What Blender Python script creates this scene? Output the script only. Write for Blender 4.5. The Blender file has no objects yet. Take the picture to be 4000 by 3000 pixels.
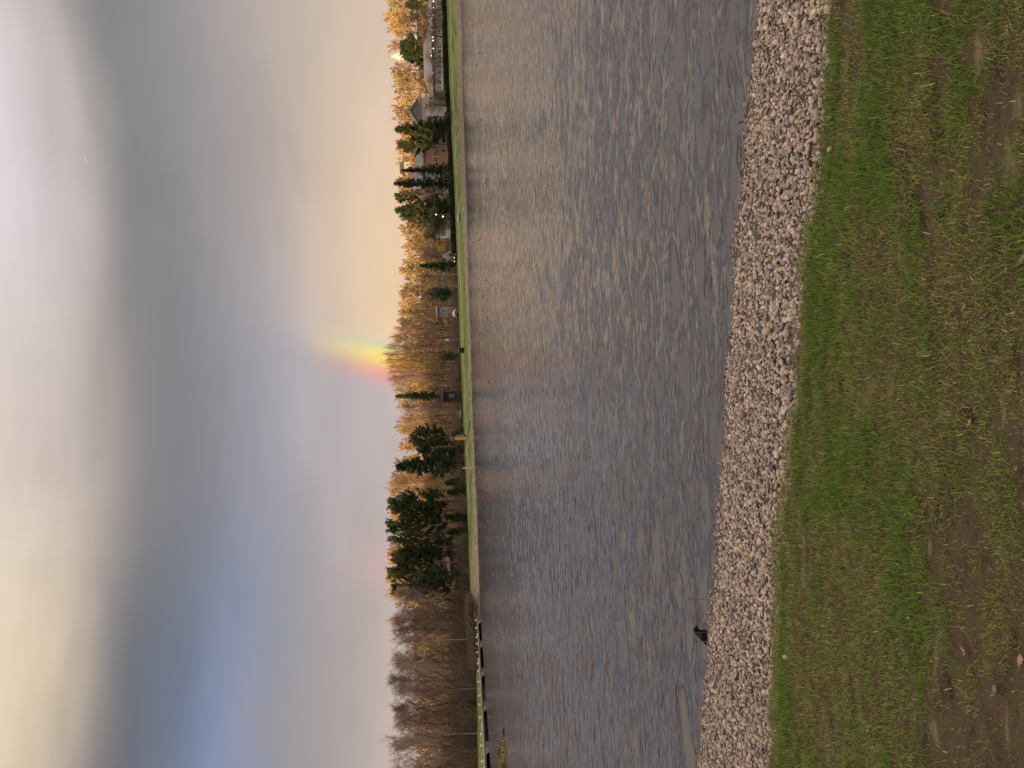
import bpy, math, random
import numpy as np
from mathutils import Matrix, Vector
R = math.radians
rng = np.random.default_rng(7)
random.seed(7)
scene = bpy.context.scene
C = scene.collection

# ------------------------------------------------------------------ camera
# The photograph was stored sideways: the sky is at its left edge.  The camera is turned accordingly.
CAMZ = 2.0
PITCH, ROLL = R(3.59), R(1.40)
R0 = Vector((1, 0, 0)); U0 = Vector((0, math.sin(PITCH), math.cos(PITCH)))
FWD = Vector((0, math.cos(PITCH), -math.sin(PITCH)))
RT = R0 * math.cos(ROLL) - U0 * math.sin(ROLL)
UP = U0 * math.cos(ROLL) + R0 * math.sin(ROLL)
cam = bpy.data.cameras.new('camera')
cam.sensor_width = 36; cam.lens = 27.0; cam.clip_start = 0.05; cam.clip_end = 6000
co = bpy.data.objects.new('camera', cam); C.objects.link(co)
X, Y, Z = -UP, RT, -FWD
co.matrix_world = Matrix(((X.x, Y.x, Z.x, 0), (X.y, Y.y, Z.y, 0), (X.z, Y.z, Z.z, CAMZ), (0, 0, 0, 1)))
scene.camera = co

def ray(sx, sy):
    return FWD + RT * ((1500 - sy) / 3000) + UP * ((2000 - sx) / 3000)
def W(sx, sy, D):
    d = ray(sx, sy); t = D / d.y
    return np.array((d.x * t, D, CAMZ + d.z * t))
def PL(sx, sy, z=0.0):
    d = ray(sx, sy); t = (z - CAMZ) / d.z
    return np.array((d.x * t, d.y * t, z))

# ------------------------------------------------------------------ sun, sky, exposure
SUN_EL = R(1.6); ANTI_AZ = R(42.9)               # antisolar azimuth, clockwise from +Y
sdir = Vector((-math.sin(ANTI_AZ) * math.cos(SUN_EL), -math.cos(ANTI_AZ) * math.cos(SUN_EL), math.sin(SUN_EL)))
sl = bpy.data.lights.new('sun', 'SUN'); sl.energy = 5.0; sl.angle = R(0.5); sl.color = (1.0, 0.66, 0.30)
so = bpy.data.objects.new('sun', sl); C.objects.link(so)
so.rotation_euler = sdir.to_track_quat('Z', 'Y').to_euler(); so.location = (-60, -60, 80)
scene.view_settings.view_transform = 'Standard'; scene.view_settings.look = 'None'
scene.view_settings.exposure = 0.0; scene.view_settings.gamma = 1.0
scene.view_settings.use_curve_mapping = False
scene.cycles.max_bounces = 5; scene.cycles.diffuse_bounces = 2; scene.cycles.glossy_bounces = 3
scene.cycles.transparent_max_bounces = 4; scene.cycles.caustics_reflective = False; scene.cycles.caustics_refractive = False
try:
    scene.cycles.use_denoising = True
except Exception:
    pass

def lin(r, g, b):
    f = lambda c: (c / 255 / 12.92) if c / 255 <= 0.04045 else ((c / 255 + 0.055) / 1.055) ** 2.4
    return (f(r), f(g), f(b), 1)

class NG:
    def __init__(s, tree): s.t = tree; s.n = tree.nodes; s.l = tree.links
    def node(s, typ, ins=None, **kw):
        n = s.n.new(typ)
        for k, v in kw.items(): setattr(n, k, v)
        for k, v in (ins or {}).items():
            sock = n.inputs[k]
            if hasattr(v, 'is_output') or isinstance(v, bpy.types.NodeSocket): s.l.new(v, sock)
            else: sock.default_value = v
        return n
    def m(s, op, a, b=0.0, c=0.0, clamp=False):
        n = s.node('ShaderNodeMath', {0: a, 1: b, 2: c}, operation=op); n.use_clamp = clamp
        return n.outputs[0]
    def vm(s, op, a, b=(0, 0, 0)):
        n = s.node('ShaderNodeVectorMath', {0: a, 1: b}, operation=op)
        return n.outputs['Value' if op in ('DOT_PRODUCT', 'LENGTH') else 'Vector']
    def mr(s, v, a, b, c=0.0, d=1.0, smooth=True):
        n = s.node('ShaderNodeMapRange', {'Value': v, 'From Min': a, 'From Max': b, 'To Min': c, 'To Max': d})
        n.interpolation_type = 'SMOOTHSTEP' if smooth else 'LINEAR'
        return n.outputs[0]
    def ramp(s, f, stops, mode='LINEAR'):
        n = s.node('ShaderNodeValToRGB', {0: f}); cr = n.color_ramp; cr.interpolation = mode
        while len(cr.elements) > 1: cr.elements.remove(cr.elements[-1])
        cr.elements[0].position = stops[0][0]; cr.elements[0].color = stops[0][1]
        for p, c in stops[1:]:
            e = cr.elements.new(p); e.color = c
        return n.outputs[0]
    def mix(s, f, a, b, blend='MIX'):
        n = s.node('ShaderNodeMix', data_type='RGBA', blend_type=blend)
        for i, v in ((0, f), (6, a), (7, b)):
            if isinstance(v, bpy.types.NodeSocket): s.l.new(v, n.inputs[i])
            else: n.inputs[i].default_value = v
        return n.outputs[2]
    def noise(s, vec, scale, detail=4.0, rough=0.55, dist=0.0):
        n = s.node('ShaderNodeTexNoise', {'Scale': scale, 'Detail': detail, 'Roughness': rough, 'Distortion': dist})
        if vec is not None: s.l.new(vec, n.inputs['Vector'])
        return n.outputs['Fac']

w = bpy.data.worlds.new('World'); scene.world = w; w.use_nodes = True
for n in list(w.node_tree.nodes): w.node_tree.nodes.remove(n)
g = NG(w.node_tree)
dirv = g.vm('NORMALIZE', g.node('ShaderNodeTexCoord').outputs['Generated'])
sep = g.node('ShaderNodeSeparateXYZ', {0: dirv})
dx, dy, dz = sep.outputs
elev = g.m('MULTIPLY', g.m('ARCSINE', dz), 180 / math.pi)
hor = g.m('MAXIMUM', g.m('SQRT', g.m('ADD', g.m('MULTIPLY', dx, dx), g.m('MULTIPLY', dy, dy))), 0.02)
sa = g.m('DIVIDE', dx, hor)
# slow cloud undulation and soft streaks along the horizon
stretch = g.node('ShaderNodeMapping', {'Vector': dirv, 'Scale': (1.0, 1.0, 3.2)}).outputs[0]
n1 = g.noise(stretch, 2.1, 3.0, 0.5, 0.4)
n2 = g.noise(g.node('ShaderNodeMapping', {'Vector': dirv, 'Scale': (1.0, 1.0, 6.0)}).outputs[0], 5.5, 4.0, 0.5, 0.3)
ew = g.m('ADD', elev, g.m('MULTIPLY', g.m('SUBTRACT', n1, 0.5), 5.0))
ew = g.m('ADD', ew, g.m('MULTIPLY', g.m('SUBTRACT', n2, 0.5), 0.8))
ef = g.m('DIVIDE', ew, 60.0, clamp=True)
def rs(l): return [(max(0, e) / 60.0, lin(*c)) for e, c in l]
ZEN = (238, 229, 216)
left = g.ramp(ef, rs([(0, (196, 180, 172)), (5.9, (193, 179, 175)), (9, (170, 161, 161)), (12.5, (148, 145, 152)), (15.7, (131, 146, 181)),
                      (18.0, (106, 119, 145)), (21.4, (97, 101, 113)), (23.0, (108, 107, 111)), (24.6, (160, 150, 140)), (26.4, (210, 195, 168)),
                      (29, (232, 215, 182)), (42, (236, 226, 206)), (56, ZEN)]), 'B_SPLINE')
mid = g.ramp(ef, rs([(0, (190, 180, 184)), (6, (184, 176, 180)), (11.3, (172, 166, 174)), (14.8, (150, 149, 160)), (18.3, (127, 126, 134)),
                     (21.4, (122, 119, 120)), (23.8, (152, 144, 140)), (26, (182, 172, 163)), (30, (206, 197, 187)), (40, (228, 219, 206)), (56, ZEN)]), 'B_SPLINE')
right = g.ramp(ef, rs([(0, (204, 188, 178)), (5.9, (201, 185, 175)), (9, (187, 173, 165)), (12, (174, 163, 158)), (14.8, (163, 154, 153)),
                       (18.3, (138, 134, 137)), (21.4, (122, 121, 122)), (22.8, (134, 130, 128)), (24.8, (182, 174, 168)), (27.6, (212, 207, 208)),
                       (32, (220, 215, 216)), (42, (230, 223, 214)), (56, ZEN)]), 'B_SPLINE')
sky = g.mix(g.mr(sa, -0.40, -0.03), left, mid)
sky = g.mix(g.mr(sa, -0.02, 0.26), sky, right)
# rainbow round the antisolar point, with the brighter warm sky inside the bow
A = -sdir
theta = g.m('MULTIPLY', g.m('ARCCOSINE', g.vm('DOT_PRODUCT', dirv, tuple(A))), 180 / math.pi)
inside = g.mr(theta, 42.6, 40.2, 0.0, 1.0)
inside = g.m('MULTIPLY', inside, g.mr(theta, 15.0, 40.0, 0.10, 1.0))
inside = g.m('MULTIPLY', inside, g.mr(elev, 15.0, 3.0, 0.0, 1.0))
sky = g.mix(inside, sky, lin(238, 207, 172))
bow = g.ramp(g.mr(theta, 39.3, 43.9, smooth=False), [(0.0, lin(226, 214, 186)), (0.22, lin(196, 214, 180)), (0.38, lin(252, 236, 120)), (0.50, lin(255, 216, 104)),
             (0.62, lin(246, 176, 132)), (0.76, lin(224, 154, 160)), (1.0, lin(186, 172, 182))])
ba = g.m('MULTIPLY', g.mr(theta, 39.1, 40.7), g.mr(theta, 44.1, 42.7))
ba = g.m('MULTIPLY', ba, g.mr(g.m('ADD', elev, g.m('MULTIPLY', n2, 3.0)), 13.5, 5.0, 0.0, 0.97))
sky = g.mix(ba, sky, bow)
bow2 = g.m('MULTIPLY', g.m('MULTIPLY', g.mr(theta, 53.0, 55.6), g.mr(theta, 59.0, 56.4)), g.mr(elev, 11.0, 3.0, 0.0, 0.42))
sky = g.mix(bow2, sky, lin(226, 168, 176))
n3 = g.noise(g.node('ShaderNodeMapping', {'Vector': dirv, 'Scale': (1.3, 1.3, 7.5)}).outputs[0], 3.2, 5.0, 0.6, 0.8)
n4 = g.noise(g.node('ShaderNodeMapping', {'Vector': dirv, 'Scale': (2.0, 2.0, 4.0)}).outputs[0], 1.7, 3.0, 0.55, 0.5)
lum = g.m('MULTIPLY', g.mr(n3, 0.3, 0.7, 0.97, 1.03, smooth=False), g.mr(n4, 0.3, 0.7, 0.93, 1.07, smooth=False))
sky = g.mix(1.0, sky, g.node('ShaderNodeCombineColor', {0: g.m('MULTIPLY', lum, 1.015), 1: g.m('MULTIPLY', lum, 0.965), 2: g.m('MULTIPLY', lum, 0.97)}).outputs[0], 'MULTIPLY')
sky = g.mix(1.0, sky, g.ramp(g.m('DIVIDE', elev, 90.0, clamp=True), [(0.0, (0.5, 0.5, 0.5, 1)), (0.21, (0.5, 0.5, 0.5, 1)), (0.29, (0.55, 0.55, 0.55, 1)), (0.34, (0.57, 0.57, 0.57, 1)), (0.62, (0.98, 0.98, 0.98, 1)), (1.0, (1.05, 1.05, 1.05, 1))]), 'MULTIPLY')  # sky above the view raised further to add light on the ground
nish = g.node('ShaderNodeTexSky'); nish.sky_type = 'NISHITA'; nish.sun_disc = False
nish.sun_elevation = SUN_EL; nish.sun_rotation = ANTI_AZ + math.pi
bg1 = g.node('ShaderNodeBackground', {'Color': nish.outputs[0], 'Strength': 0.05})
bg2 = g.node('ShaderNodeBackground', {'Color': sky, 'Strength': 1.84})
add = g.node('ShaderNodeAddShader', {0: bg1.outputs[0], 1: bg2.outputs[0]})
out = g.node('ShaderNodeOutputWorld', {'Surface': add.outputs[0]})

# ------------------------------------------------------------------ materials
MATS = {}
def mat(name, col, rough=0.8, var=0.25, scale=3.0, spec=0.3, metal=0.0, emit=None, bump=0.0, col2=None, obj_rand=0.0, attr=None, trans=0.0):
    if name in MATS: return MATS[name]
    m = bpy.data.materials.new(name); m.use_nodes = True
    t = m.node_tree; k = NG(t); b = t.nodes['Principled BSDF']
    b.inputs['Roughness'].default_value = rough; b.inputs['Metallic'].default_value = metal
    b.inputs['Specular IOR Level'].default_value = spec
    tc = k.node('ShaderNodeTexCoord').outputs['Object']
    c = tuple(col) + (1,) if len(col) == 3 else col
    if attr:
        base = k.node('ShaderNodeAttribute', attribute_name=attr).outputs['Color']
    else:
        base = c
    nf = k.noise(tc, scale, 5.0, 0.6)
    if col2 is not None:
        base = k.mix(k.mr(nf, 0.38, 0.62), base, tuple(col2) + (1,))
    v = k.mr(nf, 0.25, 0.75, 1 - var, 1 + var, smooth=False)
    hs = k.node('ShaderNodeHueSaturation', {'Value': v})
    if isinstance(base, bpy.types.NodeSocket): t.links.new(base, hs.inputs['Color'])
    else: hs.inputs['Color'].default_value = base
    if obj_rand:
        oi = k.node('ShaderNodeObjectInfo').outputs['Random']
        t.links.new(k.m('MULTIPLY', v, k.mr(oi, 0, 1, 1 - obj_rand, 1 + obj_rand, smooth=False)), hs.inputs['Value'])
        t.links.new(k.mr(k.m('FRACT', k.m('MULTIPLY', oi, 7.3)), 0, 1, 0.48, 0.52, smooth=False), hs.inputs['Hue'])
    t.links.new(hs.outputs[0], b.inputs['Base Color'])
    if bump:
        bn = k.node('ShaderNodeBump', {'Strength': bump, 'Distance': 0.02, 'Height': k.noise(tc, scale * 4, 4.0)})
        t.links.new(bn.outputs[0], b.inputs['Normal'])
    if emit:
        b.inputs['Emission Color'].default_value = tuple(emit[0]) + (1,); b.inputs['Emission Strength'].default_value = emit[1]
    if trans:
        tr = k.node('ShaderNodeBsdfTranslucent'); t.links.new(hs.outputs[0], tr.inputs['Color'])
        mx = k.node('ShaderNodeMixShader', {0: trans, 1: b.outputs[0], 2: tr.outputs[0]})
        t.links.new(mx.outputs[0], t.nodes['Material Output'].inputs['Surface'])
    MATS[name] = m
    return m

M = dict(
    bark=mat('bark', (0.13, 0.10, 0.075), 0.9, 0.3, 1.5, obj_rand=0.25),
    twig=mat('twig', (0.36, 0.27, 0.21), 0.9, 0.25, 0.8, obj_rand=0.25),
    twig_red=mat('twig_red', (0.36, 0.23, 0.18), 0.9, 0.25, 0.8, obj_rand=0.25),
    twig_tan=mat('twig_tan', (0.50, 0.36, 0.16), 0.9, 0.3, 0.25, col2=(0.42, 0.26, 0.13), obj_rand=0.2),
    birch=mat('birch_bark', (0.40, 0.37, 0.32), 0.8, 0.35, 2.5),
    pinebark=mat('pine_bark', (0.10, 0.068, 0.048), 0.9, 0.3, 2.0),
    needle=mat('pine_needles', (0.085, 0.110, 0.045), 0.75, 0.45, 0.7, col2=(0.050, 0.080, 0.036), obj_rand=0.25),
    needle2=mat('spruce_needles', (0.062, 0.092, 0.042), 0.75, 0.45, 0.7, col2=(0.040, 0.064, 0.028), obj_rand=0.25),
    olive=mat('olive_leaves', (0.13, 0.135, 0.065), 0.8, 0.4, 0.8, obj_rand=0.15),
    thicket=mat('thicket_twigs', (0.20, 0.148, 0.098), 0.95, 0.35, 0.25, col2=(0.15, 0.11, 0.075)),
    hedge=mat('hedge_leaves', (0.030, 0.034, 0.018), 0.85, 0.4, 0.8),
    white=mat('white_paint', (0.74, 0.73, 0.70), 0.5, 0.06, 1.0),
    cream=mat('cream_render', (0.60, 0.57, 0.51), 0.85, 0.10, 0.6),
    greywall=mat('grey_render', (0.33, 0.29, 0.26), 0.9, 0.15, 0.6),
    olivewall=mat('olive_cladding', (0.25, 0.23, 0.13), 0.8, 0.12, 0.8),
    salmon=mat('salmon_render', (0.48, 0.27, 0.18), 0.9, 0.12, 0.6),
    beige=mat('beige_panel', (0.44, 0.37, 0.28), 0.85, 0.10, 0.6),
    redwall=mat('red_boards', (0.16, 0.055, 0.05), 0.85, 0.2, 1.0),
    roof=mat('slate_roof', (0.20, 0.185, 0.19), 0.75, 0.25, 1.2, bump=0.3),
    roofred=mat('tile_roof', (0.13, 0.085, 0.07), 0.8, 0.25, 1.2, bump=0.3),
    glass=mat('window_glass', (0.03, 0.033, 0.038), 0.08, 0.05, 1.0, spec=0.6),
    lamp=mat('lamp_glow', (0.9, 0.85, 0.7), 0.5, 0.0, 1.0, emit=((1.0, 0.88, 0.62), 2.5)),
    lampg=mat('lamp_glow_green', (0.6, 0.9, 0.3), 0.5, 0.0, 1.0, emit=((0.62, 1.0, 0.18), 5.0)),
    yellow=mat('yellow_panel', (0.85, 0.50, 0.02), 0.45, 0.04, 1.0),
    black=mat('black_panel', (0.018, 0.018, 0.02), 0.5, 0.15, 1.0),
    darkblue=mat('dark_blue_panel', (0.03, 0.03, 0.06), 0.5, 0.15, 1.0),
    red=mat('red_plastic', (0.55, 0.09, 0.08), 0.4, 0.10, 4.0),
    metal=mat('galvanised_metal', (0.45, 0.45, 0.45), 0.45, 0.1, 2.0, metal=0.6),
    concrete=mat('weathered_concrete', (0.21, 0.185, 0.16), 0.9, 0.3, 1.2, bump=0.3),
    tarp=mat('blue_grey_canvas', (0.30, 0.33, 0.37), 0.8, 0.1, 1.0),
    rubber=mat('tyre_rubber', (0.02, 0.02, 0.02), 0.8, 0.1, 4.0),
    gull=mat('gull_feathers', (0.80, 0.78, 0.74), 0.7, 0.06, 8.0),
    film=mat('black_plastic_film', (0.012, 0.011, 0.012), 0.35, 0.2, 30.0, spec=0.3),
    filmgrey=mat('grey_film', (0.055, 0.05, 0.05), 0.5, 0.25, 40.0, spec=0.3),  # greyer film for the upright flap
    wood=mat('wet_wood', (0.06, 0.045, 0.035), 0.8, 0.3, 8.0),
)
# shading of ground kinds
def ground_mat(name, stops, scale, detail=6.0, bump=0.4, stretch=(1, 1, 1), bscale=None, rough=0.95):
    m = bpy.data.materials.new(name); m.use_nodes = True; t = m.node_tree; k = NG(t); b = t.nodes['Principled BSDF']
    tc = k.node('ShaderNodeTexCoord').outputs['Object']
    mp = k.node('ShaderNodeMapping', {'Vector': tc, 'Scale': stretch}).outputs[0]
    nf = k.noise(mp, scale, detail, 0.62)
    c = k.ramp(nf, [(p, tuple(q) + (1,)) for p, q in stops])
    t.links.new(c, b.inputs['Base Color']); b.inputs['Roughness'].default_value = rough; b.inputs['Specular IOR Level'].default_value = 0.15
    if bump:
        t.links.new(k.node('ShaderNodeBump', {'Strength': bump, 'Distance': 0.05, 'Height': k.noise(mp, bscale or scale * 5, 6.0, 0.7)}).outputs[0], b.inputs['Normal'])
    return m
M['soil'] = ground_mat('muddy_lawn_soil', [(0.25, (0.035, 0.023, 0.017)), (0.42, (0.150, 0.100, 0.070)), (0.52, (0.190, 0.135, 0.085)), (0.59, (0.150, 0.150, 0.055)), (0.70, (0.40, 0.275, 0.195))], 9.0, 11.0, 1.0, (0.7, 1.6, 1), 60)
M['farbank'] = ground_mat('far_mown_grass', [(0.32, (0.060, 0.095, 0.022)), (0.48, (0.115, 0.165, 0.036)), (0.66, (0.215, 0.205, 0.085))], 0.45, 7.0, 0.3, (0.10, 0.9, 0.9))
M['revet'] = ground_mat('far_stone_revetment', [(0.3, (0.12, 0.085, 0.065)), (0.5, (0.24, 0.185, 0.15)), (0.7, (0.33, 0.27, 0.22))], 1.6, 6.0, 0.6, (0.35, 1.0, 1.6))
M['path'] = ground_mat('trodden_path', [(0.3, (0.13, 0.15, 0.05)), (0.5, (0.24, 0.22, 0.12)), (0.7, (0.33, 0.29, 0.19))], 0.5, 5.0, 0.3, (0.25, 1.2, 1))
M['litter'] = ground_mat('leaf_litter_ground', [(0.3, (0.055, 0.04, 0.025)), (0.5, (0.10, 0.07, 0.04)), (0.7, (0.13, 0.10, 0.05))], 0.12, 6.0, 0.4)
M['gravelbed'] = ground_mat('gravel_bed', [(0.3, (0.08, 0.064, 0.05)), (0.6, (0.20, 0.165, 0.13))], 40.0, 5.0, 0.8)
M['spit'] = ground_mat('stony_spit', [(0.3, (0.05, 0.04, 0.025)), (0.5, (0.14, 0.11, 0.06)), (0.7, (0.24, 0.19, 0.11))], 1.4, 8.0, 1.0)
M['stone'] = mat('gravel_stone', (0.3, 0.25, 0.2), 0.85, 0.22, 45.0, spec=0.25, attr='col')
M['grass'] = mat('lawn_blades', (0.1, 0.12, 0.03), 0.6, 0.12, 20.0, spec=0.25, attr='col', trans=0.30)
M['leaf'] = mat('dead_leaf', (0.22, 0.15, 0.10), 0.75, 0.35, 40.0, spec=0.25, obj_rand=0.3)

# ------------------------------------------------------------------ mesh helpers
def raw_mesh(name, v, f, m=None, smooth=False, cols=None):
    """v (n,3); f (k,3) or (k,4) array, or list of tuples"""
    me = bpy.data.meshes.new(name)
    if isinstance(f, np.ndarray):
        k, s = f.shape
        me.vertices.add(len(v)); me.vertices.foreach_set('co', np.asarray(v, np.float32).ravel())
        me.loops.add(k * s); me.loops.foreach_set('vertex_index', f.astype(np.int32).ravel())
        me.polygons.add(k); me.polygons.foreach_set('loop_start', np.arange(0, k * s, s, dtype=np.int32))
        me.polygons.foreach_set('loop_total', np.full(k, s, dtype=np.int32))
        me.update(calc_edges=True)
    else:
        me.from_pydata([tuple(map(float, p)) for p in v], [], f); me.update()
    if smooth: me.polygons.foreach_set('use_smooth', np.ones(len(me.polygons), dtype=bool))
    if cols is not None:
        a = me.attributes.new('col', 'FLOAT_COLOR', 'POINT')
        a.data.foreach_set('color', np.concatenate([cols, np.ones((len(cols), 1))], 1).astype(np.float32).ravel())
    if m: me.materials.append(m)
    return me
def obj(name, me, parent=None, loc=None):
    o = bpy.data.objects.new(name, me); C.objects.link(o)
    if parent: o.parent = parent
    if loc is not None: o.location = tuple(loc)
    return o
def tag(o, label=None, cat=None, group=None, kind=None):
    if label: o['label'] = label
    if cat: o['category'] = cat
    if group: o['group'] = group
    if kind: o['kind'] = kind
    return o
def empty(name, loc=(0, 0, 0), rz=0.0):
    o = bpy.data.objects.new(name, None); C.objects.link(o); o.location = tuple(map(float, loc)); o.rotation_euler = (0, 0, rz); o.empty_display_size = 0.2
    return o

class MB:
    def __init__(s): s.v = []; s.f = []
    def add(s, v, f):
        o = len(s.v); s.v += [tuple(map(float, p)) for p in v]; s.f += [tuple(i + o for i in q) for q in f]; return s
    def box(s, x0, x1, y0, y1, z0, z1):
        return s.add([(x0, y0, z0), (x1, y0, z0), (x1, y1, z0), (x0, y1, z0), (x0, y0, z1), (x1, y0, z1), (x1, y1, z1), (x0, y1, z1)],
                     [(3, 2, 1, 0), (4, 5, 6, 7), (0, 1, 5, 4), (1, 2, 6, 5), (2, 3, 7, 6), (3, 0, 4, 7)])
    def cyl(s, p0, p1, r0, r1=None, n=8):
        r1 = r0 if r1 is None else r1
        p0 = Vector(p0); p1 = Vector(p1); d = (p1 - p0).normalized(); a = d.orthogonal().normalized(); b = d.cross(a)
        v = []
        for p, r in ((p0, r0), (p1, r1)):
            for i in range(n):
                t = 2 * math.pi * i / n; v.append(p + a * (r * math.cos(t)) + b * (r * math.sin(t)))
        f = [(i, (i + 1) % n, n + (i + 1) % n, n + i) for i in range(n)] + [tuple(range(n - 1, -1, -1)), tuple(range(n, 2 * n))]
        return s.add(v, f)
    def lathe(s, prof, n=10, c=(0, 0, 0)):
        v = []
        for r, z in prof:
            for i in range(n):
                t = 2 * math.pi * i / n; v.append((c[0] + r * math.cos(t), c[1] + r * math.sin(t), c[2] + z))
        f = []
        for j in range(len(prof) - 1):
            for i in range(n): f.append((j * n + i, j * n + (i + 1) % n, (j + 1) * n + (i + 1) % n, (j + 1) * n + i))
        f += [tuple(range(n - 1, -1, -1)), tuple(range((len(prof) - 1) * n, len(prof) * n))]
        return s.add(v, f)
    def prism(s, poly, y0, y1):
        """poly in xz, extruded along y"""
        n = len(poly)
        return s.add([(x, y0, z) for x, z in poly] + [(x, y1, z) for x, z in poly],
                     [tuple(range(n)), tuple(range(2 * n - 1, n - 1, -1))] + [((i + 1) % n, i, n + i, n + (i + 1) % n) for i in range(n)])
    def build(s, name, m, parent=None, smooth=False):
        return obj(name, raw_mesh(name, s.v, s.f, m, smooth), parent)

def tubes(P0, P1, r0, r1, n=3):
    P0 = np.asarray(P0, float); P1 = np.asarray(P1, float); r0 = np.asarray(r0, float); r1 = np.asarray(r1, float)
    d = P1 - P0; d /= np.maximum(np.linalg.norm(d, axis=1, keepdims=True), 1e-9)
    h = np.where(np.abs(d[:, 2:3]) < 0.9, np.array([[0, 0, 1.0]]), np.array([[1.0, 0, 0]]))
    a = np.cross(d, h); a /= np.linalg.norm(a, axis=1, keepdims=True); b = np.cross(d, a)
    v = []
    for P, r in ((P0, r0), (P1, r1)):
        for i in range(n):
            t = 2 * math.pi * i / n
            v.append(P + a * (r * math.cos(t))[:, None] + b * (r * math.sin(t))[:, None])
    v = np.stack(v, 1); k = len(P0)
    base = (np.arange(k) * 2 * n)[:, None]
    f = np.concatenate([base + np.array([[i, (i + 1) % n, n + (i + 1) % n, n + i]]) for i in range(n)])
    return v.reshape(-1, 3), f
def blades(P, D, L, Wd, rg, up=None):
    """flat triangles: base P, direction D, length L, width Wd"""
    k = len(P); D = D / np.maximum(np.linalg.norm(D, axis=1, keepdims=True), 1e-9)
    s = np.cross(D, rg.normal(size=(k, 3))); s /= np.maximum(np.linalg.norm(s, axis=1, keepdims=True), 1e-9)
    v = np.stack([P - s * (Wd / 2)[:, None], P + s * (Wd / 2)[:, None], P + D * L[:, None]], 1)
    return v.reshape(-1, 3), np.arange(3 * k).reshape(k, 3)
def joinvf(*parts):
    """to triangles"""
    V = []; F = []; o = 0
    for v, f in parts:
        if f.shape[1] == 4: f = np.concatenate([f[:, [0, 1, 2]], f[:, [0, 2, 3]]])
        V.append(v); F.append(f + o); o += len(v)
    return np.concatenate(V), np.concatenate(F)

# ------------------------------------------------------------------ tree prototypes (height 1 unit = real metres at scale 1)
def branch_path(p, d, L, n, rg, wander, lift):
    pts = [np.array(p, float)]; d = np.array(d, float); d /= np.linalg.norm(d)
    for i in range(n):
        d = d + rg.normal(size=3) * wander + np.array((0, 0, lift)); d /= np.linalg.norm(d)
        pts.append(pts[-1] + d * L / n)
    return pts
def bare_tree(seed, H=14.0, spread=4.2, t0=0.22, nl=20, upright=0.6, nb=8, nt=9, tw=0.032, fine=4, sides=5):
    rg = np.random.default_rng(seed)
    S0, S1, A0, A1 = [], [], [], []; B0, B1, b0, b1 = [], [], [], []; TP, TD, TL, TW = [], [], [], []
    tr = branch_path((0, 0, -0.3), (rg.normal() * .03, rg.normal() * .03, 1), H * 0.93, 9, rg, 0.045, 0.03)
    rad = lambda t: H * 0.0165 * (1 - t) ** 0.8 + 0.02
    for i in range(9):
        S0.append(tr[i]); S1.append(tr[i + 1]); A0.append(rad(i / 9)); A1.append(rad((i + 1) / 9))
    for i in range(nl):
        t = t0 + (0.98 - t0) * (i + rg.random()) / nl
        j = min(8, int(t * 9)); p = tr[j] + (tr[j + 1] - tr[j]) * (t * 9 - j)
        az = i * 2.4 + rg.normal() * 0.5; el = upright + 0.5 * t + rg.normal() * 0.12
        L = spread * (0.45 + 0.75 * math.sin(math.pi * min(1, (t - t0 + 0.12) / (1.1 - t0)) ** 0.8)) * (0.75 + 0.5 * rg.random())
        lp = branch_path(p, (math.cos(az) * math.cos(el), math.sin(az) * math.cos(el), math.sin(el)), L, 5, rg, 0.14, 0.10)
        r = rad(t) * 0.55
        for q in range(5):
            S0.append(lp[q]); S1.append(lp[q + 1]); A0.append(r * (1 - q / 5.5)); A1.append(r * (1 - (q + 1) / 5.5))
        for b in range(nb):
            u = 0.25 + 0.75 * (b + rg.random()) / nb; q = min(4, int(u * 5)); bp = lp[q] + (lp[q + 1] - lp[q]) * (u * 5 - q)
            bd = (lp[q + 1] - lp[q]); bd /= np.linalg.norm(bd); bd = bd + rg.normal(size=3) * 0.6 + np.array((0, 0, .25))
            bl = L * (0.30 + 0.25 * rg.random())
            pp = branch_path(bp, bd, bl, 3, rg, 0.16, 0.10); rr = max(0.014, r * 0.4)
            for z in range(3):
                B0.append(pp[z]); B1.append(pp[z + 1]); b0.append(rr * (1 - z / 3.6)); b1.append(rr * (1 - (z + 1) / 3.6))
            for k in range(nt):
                u2 = 0.15 + 0.85 * rg.random(); z = min(2, int(u2 * 3)); tp = pp[z] + (pp[z + 1] - pp[z]) * (u2 * 3 - z)
                td = (pp[z + 1] - pp[z]); td /= np.linalg.norm(td); td = td + rg.normal(size=3) * 0.6 + np.array((0, 0, .25)); td /= np.linalg.norm(td)
                tl = 0.5 + 0.8 * rg.random()
                TP.append(tp); TD.append(td); TL.append(tl); TW.append(tw * 1.3)
                for s in range(fine):
                    TP.append(tp + td * tl * (0.2 + 0.7 * rg.random())); TD.append(td + rg.normal(size=3) * 0.55); TL.append(0.3 + 0.5 * rg.random()); TW.append(tw)
    trunk = joinvf(tubes(S0, S1, A0, A1, sides))
    crown = joinvf(tubes(B0, B1, b0, b1, 3), blades(np.array(TP), np.array(TD), np.array(TL), np.array(TW), rg))
    return trunk, crown
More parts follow.
